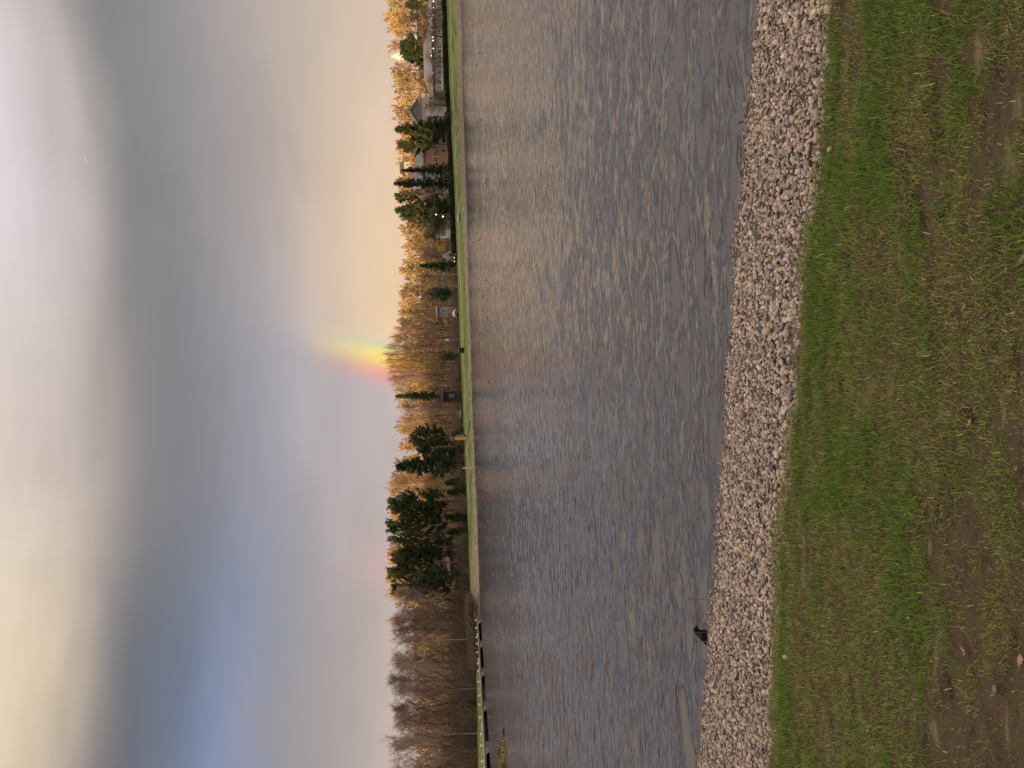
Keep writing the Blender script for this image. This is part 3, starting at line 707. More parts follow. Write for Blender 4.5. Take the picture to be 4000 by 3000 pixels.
for i, (sx, sy, lab) in enumerate([(2678, 2342, 'thin curved stalk leaning over the water above the black plastic'), (2730, 2822, 'thin forked stalk in the water below the black plastic')]):
    q = PL(sx + 60, sy + 8, 0.0); m = MB(); D = q[1]; pts = [W(sx + 95, sy + 8, D), W(sx + 60, sy + 2, D - .01), W(sx + 20, sy, D), W(sx, sy - 6, D + .01)]
    for a, b in zip(pts, pts[1:]): m.cyl(a, b, 0.0022, 0.0018, 5)
    tag(m.build('plant_stalk', M['wood']), lab, 'stalk')

# ------------------------------------------------------------------ placing trees
def place(kind, y, top, D, label, cat='tree', name='tree', halfw=None, group=None, base=None, rz=None):
    tm, cm, ph, pw = PROTO[kind]
    zb = hillz(y, D) if base is None else W(base, y, D)[2]
    pt = W(top, y, D); H = pt[2] - zb
    s = H / ph; sxy = s if halfw is None else halfw * D / 3000 / pw
    # stand the tree so that its middle, not only its foot, is where the photo has it
    o = empty(name, (W(1800, y, D)[0], D, zb), rng.uniform(0, 6.28) if rz is None else rz)
    o.scale = (sxy, sxy, s)
    obj('trunk', tm, o); obj('crown', cm, o)
    return tag(o, label, cat, group)
ORD = ['first', 'second', 'third', 'fourth', 'fifth', 'sixth', 'seventh', 'eighth', 'ninth', 'tenth', 'eleventh', 'twelfth', 'thirteenth', 'fourteenth', 'fifteenth', 'sixteenth', 'seventeenth', 'eighteenth', 'nineteenth', 'twentieth']
row = [(2345, 1540), (2385, 1528), (2425, 1516), (2460, 1522), (2540, 1532), (2585, 1522), (2622, 1528), (2655, 1514), (2695, 1530), (2735, 1522), (2780, 1532), (2830, 1538), (2880, 1508), (2930, 1504), (2985, 1500), (3040, 1510), (3110, 1512)]
for i, (y, top) in enumerate(row):
    place(['bare0', 'bare1', 'bare2', 'bare3', 'bare4', 'bred0', 'bred1'][(i * 3) % 7], y, top, bankD(min(y, 2980)) + 17 + (i * 7) % 9, 'leafless grey brown tree behind the pontoon, %s counting from the pines' % ORD[i], name='bare_tree', halfw=74 + (i * 13) % 26, group='bare trees behind the pontoon')
place('birch', 2500, 1560, bankD(2500) + 14, 'birch with pale white trunk behind the pontoon', name='birch_tree', halfw=26)
place('birch', 2200, 1690, bankD(2200) + 22, 'small pale birch in front of the dark pines', name='birch_tree', halfw=18)
place('birch', 2868, 1600, bankD(2868) + 15, 'pale slender stem in the thicket behind the pontoon, nearer the frame edge', name='birch_tree', halfw=19)
place('birch', 2692, 1590, bankD(2692) + 15, 'pale slender stem in the thicket midway along the pontoon', name='birch_tree', halfw=19)
place('birch', 2148, 1560, bankD(2148) + 24, 'tall slim birch between two pines with light stem', name='birch_tree', halfw=30)
for y, t, l in ((1524, 1700, 'short birch with pale stem beside the lone dark spruce, nearer the rainbow'), (1556, 1690, 'pale stemmed birch beside the lone dark spruce, nearer the pines'), (1072, 1640, 'twin stemmed pale birch between yew and drooping spruce')):
    place('birch', y, t, bankD(y) + 20, l, name='birch_tree', halfw=24)
PIN = [('pine0', 1700, 1600, 52, 'ragged pine beside the yellow marker, dark green'), ('spruce0', 1808, 1548, 66, 'broad dark spruce with pointed top behind the round red sign'),
       ('pine1', 1955, 1515, 60, 'tall bushy pine, first of the big pines after the round sign'), ('pine2', 2035, 1508, 54, 'tallest bushy pine with lit olive top'), ('pine3', 2108, 1516, 40, 'thin crowned pine on a bare trunk amid the pines'),
       ('pine0', 2168, 1526, 50, 'pine with sparse crown and straight trunk next to the birch'), ('pine1', 2230, 1512, 60, 'dense dark pine near the end of the pine group'), ('pine2', 2285, 1530, 50, 'last pine of the group, beside the bare trees'),
       ('pine0', 1992, 1532, 56, 'pine filling the gap between the two tallest bushy pines'), ('pine3', 2138, 1545, 48, 'shaded pine behind the slim birch among the pines'), ('pine3', 1745, 1630, 50, 'lower pine between the yellow marker and broad spruce')]
for k_, y, t, hw, l in PIN: place(k_, y, t, bankD(y) + 20 + (y % 7), l, name='spruce_tree' if 'spruce' in k_ else 'pine_tree', halfw=hw, group='pines on the far shore')
place('pine3', 2245, 1600, bankD(2245) + 16, 'low dense pine filling the shade under the pine group', name='pine_tree', halfw=60)
for i, (y, t, hw, l) in enumerate([(1882, 1738, 24, 'small young fir below the golden gap beside the round sign'), (1922, 1746, 20, 'small young fir at the foot of the first big pine'), (2022, 1738, 24, 'small fir in shade under the tallest pine'),
                     (2078, 1742, 20, 'little fir between the trunks of the pine group'), (1762, 1750, 26, 'young dark fir near the bank beside the yellow marker'), (1690, 1765, 20, 'low dark fir bush behind the yellow marker')]):
    place('fir', y, t, bankD(y) + 16, l, name='fir_tree', halfw=hw, group='young firs')
place('spruce1', 1541, 1548, bankD(1541) + 26, 'lone tall narrow dark spruce in front of the golden wood', name='spruce_tree', halfw=30)
place('spruce2', 1040, 1640, bankD(1040) + 24, 'drooping dark spruce between yellow board and the birches', name='spruce_tree', halfw=26)
place('yew', 1145, 1672, bankD(1145) + 20, 'rounded dark evergreen with full skirt near the beige shed', name='yew_tree', halfw=28)
place('yew', 1393, 1716, bankD(1393) + 16, 'small dark holly bush beside the black hut', cat='bush', name='holly_bush', halfw=17)
place('yew', 918, 1656, bankD(918) + 30, 'narrow blackish evergreen next to the white greenhouse', name='yew_tree', halfw=15)
place('olive', 862, 1652, bankD(862) + 19, 'round grey green tree in front of dark conifers', name='round_tree', halfw=58, base=1752)
for k_, y, t, hw, l in [('pine3', 852, 1562, 44, 'conifer with rough crown behind the round grey green tree'), ('spruce0', 808, 1545, 46, 'tall conifer with tilted tip above the round tree'),
                        ('pine2', 762, 1542, 34, 'yellowish green conifer behind the leafless brown tree'), ('spruce1', 715, 1541, 36, 'pointed conifer behind the white gabled house'),
                        ('spruce2', 662, 1570, 26, 'dark conifer between salmon house and white gabled house'), ('pine1', 565, 1552, 36, 'loose crowned conifer above the salmon house'),
                        ('spruce0', 492, 1545, 46, 'largest dark conifer in front of the white house'), ('pine2', 520, 1600, 40, 'dense lower conifer joined to the largest dark conifer')]:
    place(k_, y, t, bankD(y) + (17 if y in (492, 520) else 21), l, name='conifer_tree', halfw=hw, group='conifers among the houses')
place('pine1', 185, 1562, bankD(185) + 55, 'flat topped dark pine behind the long clubhouse', name='pine_tree', halfw=66)
place('pine3', 235, 1572, bankD(235) + 60, 'dark pine below the bright turret', name='pine_tree', halfw=36)
place('pine0', 12, 1582, bankD(12) + 55, 'dark pine above the glazed pavilion at the frame edge', name='pine_tree', halfw=36)
for i, (k_, y, t, hw, l) in enumerate([('bred1', 755, 1640, 42, 'reddish brown leafless tree before the white gabled house'), ('bare2', 415, 1650, 34, 'fine twigged pale tree before the big gable house'), ('bred2', 150, 1640, 60, 'dark red brown leafless tree over the clubhouse roof'),
                        ('bare1', 225, 1650, 44, 'leafless brown tree against the clubhouse roof under the turret'), ('bare3', 60, 1632, 50, 'leafless tree behind the glazed pavilion roof'), ('bare4', 980, 1660, 36, 'leafless tree behind the yellow board'), ('bred0', 1010, 1640, 40, 'leafless brown tree behind the blue grey tent'), ('bare0', 300, 1660, 36, 'leafless tree before the end of the clubhouse window band'), ('bred1', 345, 1665, 26, 'slim leafless tree between clubhouse and big gable house'), ('bare3', 585, 1680, 30, 'small leafless tree before the salmon house')]):
    place(k_, y, t, bankD(y) + (18 if y in (755, 415, 150, 225, 60, 300, 345, 585) else 40), l, name='bare_tree', halfw=hw)
# tall bare trees whose tops stand against the rainbow, and lit trees behind the pines
sk = [(1228, 1556), (1265, 1552), (1290, 1535), (1318, 1520), (1345, 1495), (1372, 1492), (1402, 1490), (1432, 1505), (1462, 1512), (1490, 1506), (1512, 1530), (1592, 1560), (1618, 1556), (1648, 1562), (1668, 1558)]
for i, (y, t) in enumerate(sk):
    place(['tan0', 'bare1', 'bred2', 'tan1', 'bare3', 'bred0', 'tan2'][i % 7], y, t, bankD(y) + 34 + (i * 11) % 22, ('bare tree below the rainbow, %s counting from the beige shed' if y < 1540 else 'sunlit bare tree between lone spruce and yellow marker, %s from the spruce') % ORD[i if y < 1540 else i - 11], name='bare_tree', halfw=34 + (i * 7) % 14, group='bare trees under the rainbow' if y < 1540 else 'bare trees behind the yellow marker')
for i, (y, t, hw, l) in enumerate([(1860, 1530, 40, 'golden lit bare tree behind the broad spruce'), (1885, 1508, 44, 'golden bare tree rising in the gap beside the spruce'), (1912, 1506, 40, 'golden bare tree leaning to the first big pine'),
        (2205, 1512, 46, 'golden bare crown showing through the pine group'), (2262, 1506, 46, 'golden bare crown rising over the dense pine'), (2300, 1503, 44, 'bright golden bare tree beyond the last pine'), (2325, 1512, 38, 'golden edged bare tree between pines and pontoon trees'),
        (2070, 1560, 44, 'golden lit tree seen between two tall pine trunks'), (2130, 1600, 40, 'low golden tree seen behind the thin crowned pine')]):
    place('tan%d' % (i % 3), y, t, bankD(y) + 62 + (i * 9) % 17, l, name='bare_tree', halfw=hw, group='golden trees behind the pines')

# hillside wood as one mass
def wood():
    protos = []
    for s in range(6):
        rg = np.random.default_rng(200 + s); (tv, tf), (cv, cf) = bare_tree(200 + s, 12, 3.6 + 0.4 * (s % 3), 0.10, 9, 0.45, 4, 6, 0.34, 1, 3)
        protos.append((tv, tf, cv, cf))
    TV, TF, CV, CF, CC = [], [], [], [], []; ot = oc = 0
    N = 670
    cols = np.array([(0.58, 0.42, 0.17), (0.54, 0.35, 0.16), (0.44, 0.26, 0.15), (0.60, 0.46, 0.18), (0.36, 0.23, 0.15), (0.40, 0.31, 0.14), (0.52, 0.33, 0.18)])
    for i in range(N):
        y = rng.uniform(-150, 3150); D = rng.uniform(max(238, bankD(y) + 55), 440)
        tv, tf, cv, cf = protos[rng.integers(6)]; a = rng.uniform(0, 6.28); s = rng.uniform(0.75, 1.15); sx = s * rng.uniform(0.85, 1.15)
        ca, sa_ = math.cos(a), math.sin(a); Rz = np.array(((ca, -sa_, 0), (sa_, ca, 0), (0, 0, 1)))
        p = np.array((W(1800, y, D)[0], D, hillz(y, D)))
        t_ = tv @ Rz.T * np.array((sx, sx, s)) + p; c_ = cv @ Rz.T * np.array((sx, sx, s)) + p
        TV.append(t_); TF.append(tf + ot); ot += len(t_); CV.append(c_); CF.append(cf + oc); oc += len(c_)
        cc = cols[rng.integers(len(cols))] * rng.uniform(0.8, 1.2); CC.append(np.repeat(cc[None], len(c_), 0))
    V = np.concatenate(TV + CV); F = np.concatenate([np.concatenate(TF), np.concatenate(CF) + ot])
    cols_ = np.concatenate([np.repeat(np.array([[0.17, 0.13, 0.09]]), ot, 0), np.concatenate(CC)])
    M['woodcol'] = mat('wood_twigs', (0.3, 0.2, 0.1), 0.95, 0.2, 0.3, attr='col')
    tag(obj('hillside_wood', raw_mesh('hillside_wood', V, F, M['woodcol'], False, cols_)), 'leafless golden brown wood covering the hillside behind the shore', 'wood', kind='stuff')
wood()
# brown thicket along the far shore
def thicket(name, N, yr, dr, hr, label, m, seed):
    rg = np.random.default_rng(seed); P, D, L, Wd = [], [], [], []
    for i in range(N):
        y = rg.uniform(*yr); D_ = bankD(min(y, 3000)) + rg.uniform(*dr); b = np.array((W(1800, y, D_)[0], D_, hillz(y, D_) - 0.1)); h = rg.uniform(*hr)
        k_ = 26
        d = rg.normal(size=(k_, 3)) * np.array((.42, .42, 0)) + np.array((0, 0, 1)); l = h * rg.uniform(.55, 1.1, k_)
        P.append(np.repeat(b[None], k_, 0) + rg.normal(size=(k_, 3)) * np.array((.5, .5, 0))); D.append(d); L.append(l); Wd.append(np.full(k_, .05))
        k2_ = 90; t = rg.uniform(.15, 1, k2_); src = rg.integers(0, k_, k2_); dn = d / np.linalg.norm(d, axis=1, keepdims=True)
        P.append(P[-1][src] + dn[src] * (l[src] * t)[:, None]); D.append(rg.normal(size=(k2_, 3)) * .7 + np.array((0, 0, .55))); L.append(rg.uniform(.4, 1.1, k2_)); Wd.append(np.full(k2_, .055))
    v, f = blades(np.concatenate(P), np.concatenate(D), np.concatenate(L), np.concatenate(Wd), rg)
    tag(obj(name, raw_mesh(name, v, f, m)), label, 'thicket', kind='stuff')
thicket('shore_thicket', 620, (2310, 3150), (15, 48), (3.0, 8.2), 'dense brown leafless thicket behind the pontoon', M['thicket'], 301)
thicket('bank_undergrowth', 480, (1250, 2330), (14, 40), (1.5, 5.0), 'brown leafless undergrowth beneath the trees along the bank', M['thicket'], 302)
thicket('shore_reeds', 260, (2330, 2600), (0.8, 13), (0.7, 1.6), 'low brown reeds and brush covering the bank beside the pontoon head', M['thicket'], 304)
thicket('garden_undergrowth', 160, (640, 1250), (14, 40), (1.0, 4.0), 'brown bare bushes between the houses and the yew', M['thicket'], 303)
# dark hedge along the gardens
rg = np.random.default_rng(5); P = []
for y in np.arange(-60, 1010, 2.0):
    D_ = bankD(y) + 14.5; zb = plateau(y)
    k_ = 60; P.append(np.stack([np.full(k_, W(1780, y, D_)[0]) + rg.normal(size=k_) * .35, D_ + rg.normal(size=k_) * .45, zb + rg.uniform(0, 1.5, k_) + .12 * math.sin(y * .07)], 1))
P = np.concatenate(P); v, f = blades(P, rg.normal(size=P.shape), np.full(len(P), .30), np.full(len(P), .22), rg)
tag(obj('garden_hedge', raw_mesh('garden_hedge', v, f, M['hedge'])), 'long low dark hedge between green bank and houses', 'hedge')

# ------------------------------------------------------------------ buildings
def bx_px(D, x0, x1, y0, y1):
    """world rectangle at depth D covering the image rectangle (x across = height, y = width)"""
    c = W((x0 + x1) / 2, (y0 + y1) / 2, D); h = (x1 - x0) * D / 3000; wd = (y1 - y0) * D / 3000
    return c[0] - wd / 2, c[0] + wd / 2, c[2] - h / 2, c[2] + h / 2
class Bld:
    def __init__(s, name, D, y0, y1, xtop, xbot, depth, wallm, label, cat='house'):
        s.D = D; s.X0, s.X1, s.Z0, s.Z1 = bx_px(D, xtop, xbot, y0, y1); s.depth = depth
        zb = min(s.Z0, hillz((y0 + y1) / 2, D)) - 0.3
        s.o = empty(name, ((s.X0 + s.X1) / 2, D, zb)); s.off = np.array(s.o.location); tag(s.o, label, cat)
        s.part('wall', wallm).box(s.X0, s.X1, D, D + depth, zb, s.Z1); s.done()
    def part(s, nm, m): s.cur = (MB(), nm, m); return s.cur[0]
    def done(s, parent=None):
        mb, nm, m = s.cur; mb.v = [tuple(np.array(p) - s.off) for p in mb.v]
        return mb.build(nm, m, parent or s.o)
    def gable(s, xr, m=None, over=0.4, axis='x'):
        """ridge at image height xr"""
        zr = W(xr, 1500, s.D)[2] if False else s.Z1 + xr; m = m or M['roof']; X0, X1, Y0, Y1 = s.X0 - over, s.X1 + over, s.D - over, s.D + s.depth + over; z = s.Z1 + 0.003; th = 0.22
        mb = s.part('roof', m)
        if axis == 'x':   # ridge runs along x, slope faces the lake
            ym = (Y0 + Y1) / 2; pts = [(Y0, z), (ym, zr), (Y1, z), (Y1, z + th), (ym, zr + th), (Y0, z + th)]
            n = 6; v = [(X0, a, b) for a, b in pts] + [(X1, a, b) for a, b in pts]
        else:
            xm = (X0 + X1) / 2; pts = [(X0, z), (xm, zr), (X1, z), (X1, z + th), (xm, zr + th), (X0, z + th)]
            n = 6; v = [(a, Y0, b) for a, b in pts] + [(a, Y1, b) for a, b in pts]
        mb.add(v, [(0, 1, 4, 5), (1, 2, 3, 4), (11, 10, 7, 6), (10, 9, 8, 7)] + [((i + 1) % n, i, n + i, n + (i + 1) % n) for i in range(n)])
        r = s.done()
        mb = s.part('gable', s.o.children[0].data.materials[0])
        if axis == 'x':
            for X_ in (s.X0, s.X1 - 0.25): mb.add([(X_, s.D, s.Z1), (X_, s.D + s.depth, s.Z1), (X_, s.D + s.depth / 2, zr - .02), (X_ + .25, s.D, s.Z1), (X_ + .25, s.D + s.depth, s.Z1), (X_ + .25, s.D + s.depth / 2, zr - .02)], [(0, 1, 2), (3, 5, 4), (0, 2, 5, 3), (2, 1, 4, 5)])
        else:
            for Y_ in (s.D, s.D + s.depth - .25): mb.add([(s.X0, Y_, s.Z1), (s.X1, Y_, s.Z1), ((s.X0 + s.X1) / 2, Y_, zr - .02), (s.X0, Y_ + .25, s.Z1), (s.X1, Y_ + .25, s.Z1), ((s.X0 + s.X1) / 2, Y_ + .25, zr - .02)], [(0, 1, 2), (3, 5, 4), (0, 2, 5, 3), (2, 1, 4, 5)])
        s.done()
        return r
    def hip(s, zr, m=None, over=0.6):
        X0, X1, Y0, Y1 = s.X0 - over, s.X1 + over, s.D - over, s.D + s.depth + over; z = s.Z1 + .003; k_ = min((Y1 - Y0) / 2, (X1 - X0) * .45); ym = (Y0 + Y1) / 2
        s.part('roof', m or M['roof']).add([(X0, Y0, z), (X1, Y0, z), (X1, Y1, z), (X0, Y1, z), (X0, Y0, z + .2), (X1, Y0, z + .2), (X1, Y1, z + .2), (X0, Y1, z + .2), (X0 + k_, ym, z + zr), (X1 - k_, ym, z + zr)],
            [(3, 2, 1, 0), (0, 1, 5, 4), (1, 2, 6, 5), (2, 3, 7, 6), (3, 0, 4, 7), (4, 5, 9, 8), (6, 7, 8, 9), (5, 6, 9), (7, 4, 8)])
        return s.done()
    def win(s, x0, x1, y0, y1, bars=(1, 1), fr=0.10, nm='window'):
        a, b, c, d = bx_px(s.D, x0, x1, y0, y1); mb = s.part(nm, M['white']); Y0, Y1 = s.D - .07, s.D + .02
        mb.box(a, b, Y0, Y1, c, c + fr); mb.box(a, b, Y0, Y1, d - fr, d); mb.box(a, a + fr, Y0, Y1, c + fr, d - fr); mb.box(b - fr, b, Y0, Y1, c + fr, d - fr)
        for i in range(1, bars[0] + 1):
            q = a + (b - a) * i / (bars[0] + 1); mb.box(q - fr * .45, q + fr * .45, Y0 + .01, Y1, c + fr, d - fr)
        f_ = s.done()
        s.part('pane', M['glass']).box(a + fr, b - fr, s.D - .03, s.D - .005, c + fr, d - fr); s.done(f_)
    def slab(s, nm, m, x0, x1, y0, y1, dep=0.5):
        a, b, c, d = bx_px(s.D, x0, x1, y0, y1); s.part(nm, m).box(a, b, s.D - dep, s.D - .004, c, d); return s.done()
    def lamp(s, x, y, r=0.16, m='lamp'):
        p = W(x, y, s.D - .35); s.part('lamp', M[m]).lathe([(r * .3, -r), (r, -r * .4), (r, r * .4), (r * .3, r)], 8, p); s.done()

b = Bld('pavilion', bankD(30) + 24, -30, 74, 1690, 1750, 9, M['greywall'], 'grey glazed pavilion with lit lamps at the frame edge', 'pavilion')
b.hip(2.6)
for i in range(4): b.win(1706, 1726, -20 + i * 24, -2 + i * 24, (2, 0))
b.slab('base_panel', M['beige'], 1729, 1748, -28, 72, .12)
for x, y in ((1693, 5), (1694, 30), (1690, 58), (1688, 72)): b.lamp(x, y, .22)
b = Bld('clubhouse', bankD(200) + 22, 82, 352, 1690, 1752, 12, M['greywall'], 'long clubhouse with white framed window band, balcony rail and hipped roof', 'clubhouse')
b.hip(3.4)
b.slab('olive_fascia', M['olivewall'], 1692, 1704, 84, 166, .25)
for i in range(13): b.win(1705, 1727, 86 + i * 6, 91.4 + i * 6, (0, 0), .13)
for i in range(9): b.win(1706, 1727, 172 + i * 20, 190 + i * 20, (1 if i % 2 else 2, 0), .16)
b.slab('balcony_floor', M['black'], 1731, 1733.5, 122, 350, 1.4); b.slab('balcony_rail', M['white'], 1727.5, 1730, 122, 350, 1.5)
for i in range(7): b.slab('plinth_panel', M['beige'], 1735, 1750, 86 + i * 38, 120 + i * 38, .15)
for x, y in ((1686, 117), (1690, 145), (1691, 158), (1693, 189), (1685, 218), (1690, 285)): b.lamp(x, y, .2)
b = Bld('gable_house', bankD(440) + 24, 366, 500, 1648, 1758, 11, M['beige'], 'big gable house with bright white wall bay partly hidden by dark conifer')
b.gable(4.2, axis='y')
b.slab('white_bay', M['white'], 1666, 1750, 418, 456, .8); b.slab('porch', M['salmon'], 1708, 1748, 396, 412, .6)
for x0, x1, y0, y1 in ((1712, 1740, 376, 392), (1672, 1692, 378, 392), (1672, 1692, 400, 414)): b.win(x0, x1, y0, y1, (2, 0))
b = Bld('white_house', bankD(530) + 27, 488, 566, 1672, 1752, 10, M['cream'], 'white two storey house with dark windows behind the largest conifer')
b.gable(3.0)
for x0, x1, y0, y1 in ((1686, 1712, 496, 511), (1720, 1738, 496, 508), (1688, 1710, 546, 560), (1722, 1738, 548, 558)): b.win(x0, x1, y0, y1, (1, 0))
b.slab('balcony', M['white'], 1713, 1718, 492, 528, .9)
b = Bld('salmon_house', bankD(605) + 27, 570, 642, 1656, 1752, 10, M['salmon'], 'salmon coloured house with dark slate roof between conifers')
b.gable(3.2)
for x0, x1, y0, y1 in ((1690, 1712, 592, 608), (1660, 1680, 576, 588), (1690, 1712, 616, 630), (1722, 1740, 580, 596)): b.win(x0, x1, y0, y1, (1, 0))
b = Bld('white_gabled_house', bankD(700) + 27, 664, 738, 1654, 1752, 9, M['cream'], 'white rendered house with grey roof behind reddish leafless tree')
b.gable(3.8)
for x0, x1, y0, y1 in ((1656, 1682, 690, 704), (1716, 1732, 672, 682), (1664, 1688, 714, 728), (1706, 1726, 712, 726)): b.win(x0, x1, y0, y1, (1, 0))
b.lamp(1717, 682, .18); b.lamp(1717, 766, .15)
b = Bld('greenhouse', bankD(908) + 21, 896, 922, 1716, 1744, 4, M['white'], 'small white slatted greenhouse beside the narrow evergreen', 'greenhouse')
b.gable(0.9)
for i in range(3): b.win(1721, 1741, 898 + i * 8, 905 + i * 8, (0, 0), .08)
b = Bld('garden_shed', bankD(1220) + 32, 1200, 1238, 1712, 1790, 3, M['greywall'], 'beige shed wall under the golden wood', 'shed')
b.gable(0.7)
b.win(1725, 1740, 1208, 1220, (1, 0)); b.slab('door', M['greywall'], 1735, 1788, 1224, 1234, .06)
b = Bld('dark_hut', bankD(1550) + 17, 1532, 1568, 1734, 1804, 4, M['black'], 'black wooden hut at the foot of the lone spruce', 'hut')
b.gable(0.5, M['black']); b.win(1756, 1772, 1540, 1552, (1, 0), .06)
b = Bld('red_cabin', bankD(2215) + 30, 2172, 2262, 1762, 1822, 5, M['redwall'], 'dark red cabin half hidden behind the pine trunks', 'cabin')
b.gable(1.0, M['roofred'])
for i in range(3): b.win(1775, 1790, 2180 + i * 28, 2192 + i * 28, (1, 0), .08)
# bright turret on the hill behind the clubhouse
D = 330.0; p = W(1580, 219, D); tur = empty('turret', (p[0], D, hillz(219, D)))
h0 = hillz(219, D); zt = W(1564, 219, D)[2] - h0; za = W(1526, 219, D)[2] - h0; zs = W(1510, 219, D)[2] - h0; rr = 17 * D / 3000
MB().lathe([(rr * .85, -.5), (rr * .85, zt)], 12).build('tower_wall', M['white'], tur)
MB().lathe([(rr * 1.12, zt + .003), (rr * .95, zt + (za - zt) * .2), (rr * .35, zt + (za - zt) * .8), (.25, za)], 12).build('roof', mat('pale_roof', (0.80, 0.74, 0.60), 0.7, 0.1, 1.0), tur)
MB().cyl((0, 0, za), (0, 0, zs), .14, .04, 6).build('spire', M['metal'], tur)
tag(tur, 'bright sunlit turret with conical roof and thin spire above the trees', 'tower')
D = 345.0
b = Bld('hill_house', D, 632, 662, 1578, 1604, 8, M['cream'], 'sunlit house glowing on the hilltop above the conifers'); b.gable(2.0, M['roofred']); b.win(1586, 1597, 640, 648, (1, 0))

# ------------------------------------------------------------------ things on the far bank
def at(y, k): # a point on the green bank: k 0 at the stones, 1 at the top
    return np.array([np.interp(y, ys, [r[c] for r in rowsB]) * (1 - k) + np.interp(y, ys, [r[c] for r in rowsG]) * k for c in range(3)])
p = at(1712, .55); s = p[1] / 3000; o = empty('distance_marker', p, R(-28)); z0 = W(1820, 1712, p[1])[2] - p[2]
h = 43 * s; wd = 15 * s
MB().box(-wd / 2, wd / 2, -.02, .02, z0, z0 + h).build('yellow_panel', M['yellow'], o)
m = MB(); m.add([(wd / 2 + .01, -.02, z0), (wd / 2 + .01, wd, z0), (wd / 2 + .01, wd, z0 + h), (wd / 2 + .01, -.02, z0 + h), (wd / 2 + .05, -.02, z0), (wd / 2 + .05, wd, z0), (wd / 2 + .05, wd, z0 + h), (wd / 2 + .05, -.02, z0 + h)], [(0, 1, 2, 3), (7, 6, 5, 4), (1, 0, 4, 5), (2, 1, 5, 6), (3, 2, 6, 7), (0, 3, 7, 4)])
m.build('side_panel', M['darkblue'], o)
for i in range(4): MB().box(wd / 2 + .052, wd / 2 + .06, wd * .3, wd * .7, z0 + h * (.22 + .17 * i), z0 + h * (.30 + .17 * i)).build('white_mark', M['white'], o)
MB().cyl((0, .08, -.3), (0, .08, z0 + h * 1.38), .05, n=6).build('pole', M['metal'], o)
tag(o, 'tall yellow marker panel with dark side panel standing on the green bank', 'sign')
p = at(1828, .02); D = p[1]; o = empty('round_sign', p); s = D / 3000; zc = W(1821, 1829, D)[2] - p[2]
MB().cyl((0, .06, -.3), (0, .06, zc + 14 * s), 2.0 * s, n=8).build('pole', M['white'], o)
ring = MB(); R1, R2 = 7.5 * s, 5.0 * s; n = 24; v = []
for yv in (-.03, .02):
    for r_ in (R1, R2):
        for i in range(n): v.append((r_ * math.cos(6.2832 * i / n), yv, zc + r_ * math.sin(6.2832 * i / n)))
f = []
for i in range(n):
    j = (i + 1) % n; f += [(i, j, n + j, n + i), (2 * n + j, 2 * n + i, 3 * n + i, 3 * n + j), (j, i, 2 * n + i, 2 * n + j), (n + i, n + j, 3 * n + j, 3 * n + i)]
ring.add(v, f).build('red_ring', M['red'], o)
MB().cyl((0, -.02, zc), (0, .015, zc), R2 * .995, n=20).build('white_face', M['white'], o)
MB().box(-R2 * .35, R2 * .35, -.035, -.021, zc - R2 * .25, zc + R2 * .25).build('dark_symbol', M['black'], o)
tag(o, 'round white sign with red ring on white pole at the water edge', 'sign')
p = at(1368, .45); D = p[1]; s = D / 3000; o = empty('timing_hut', p); z0 = W(1810, 1368, D)[2] - p[2]; hw = 10 * s
MB().box(-hw, hw, 0, 1.4, min(z0, -.1), z0 + 17 * s).build('body', M['black'], o)
MB().box(-hw * 1.08, hw * 1.08, -.1, 1.5, z0 + 18.3 * s, z0 + 20.5 * s).build('white_band', M['white'], o)
MB().box(-hw * .95, hw * .95, .02, 1.35, z0 + 17 * s, z0 + 18.3 * s).build('gap_strip', M['darkblue'], o)
MB().box(-hw * 1.1, hw * 1.1, -.15, 1.5, z0 + 20.5 * s, z0 + 24 * s).build('roof', M['black'], o)
for x_ in (-hw * .9, hw * .9): MB().cyl((x_, .1, z0 + 24 * s), (x_, .1, z0 + 29 * s), .03, n=6).build('railing_post', M['metal'], o)
MB().cyl((-hw * .9, .1, z0 + 28.6 * s), (hw * .9, .1, z0 + 28.6 * s), .03, n=6).build('railing', M['metal'], o)
tag(o, 'small black hut with white band on the green bank below the rainbow', 'hut')
D = bankD(1327) + 16; p = W(1790, 1327, D); o = empty('white_box_on_pole', (p[0], D, hillz(1327, D))); zz = lambda x: W(x, 1327, D)[2] - hillz(1327, D); s = D / 3000
MB().cyl((0, 0, -.2), (0, 0, zz(1702)), .06, n=6).build('pole', M['metal'], o)
MB().box(-4 * s, 4 * s, -.35, -.065, zz(1753), zz(1740)).build('box', M['white'], o)
tag(o, 'white box fixed to a slim pole among bare trees', 'box')
# tent, red bin, billboard, blue tent
D = bankD(1225) + 15; p = W(1783, 1225, D); s = D / 3000; o = empty('white_tent', (p[0], D, p[2]))
n = 9; v = []; f = []
for j in range(5):
    yy = (j - 2) * .7; sc = math.cos((j - 2) / 2 * 1.1)
    for i in range(n): a = math.pi * i / (n - 1); v.append((17 * s * math.cos(a) * (.55 + .45 * sc), yy, -.05 + 17 * s * math.sin(a) * sc))
for j in range(4):
    for i in range(n - 1): f.append((j * n + i, j * n + i + 1, (j + 1) * n + i + 1, (j + 1) * n + i))
f += [tuple(range(n)), tuple(range(5 * n - 1, 4 * n - 1, -1))]
MB().add(v, f).build('canopy', mat('dull_white_canvas', (.42, .40, .37), .8, .2, 1.5), o, True); MB().box(-6 * s, 6 * s, -1.0, -.9, 0, 10 * s).build('doorway', M['black'], o)
tag(o, 'low white dome tent on the bank top before the beige shed', 'tent')
p = W(1762, 1231, D + 1.5); o = empty('red_bin', (p[0], p[1], hillz(1231, D + 1.5))); z0 = p[2] - o.location.z
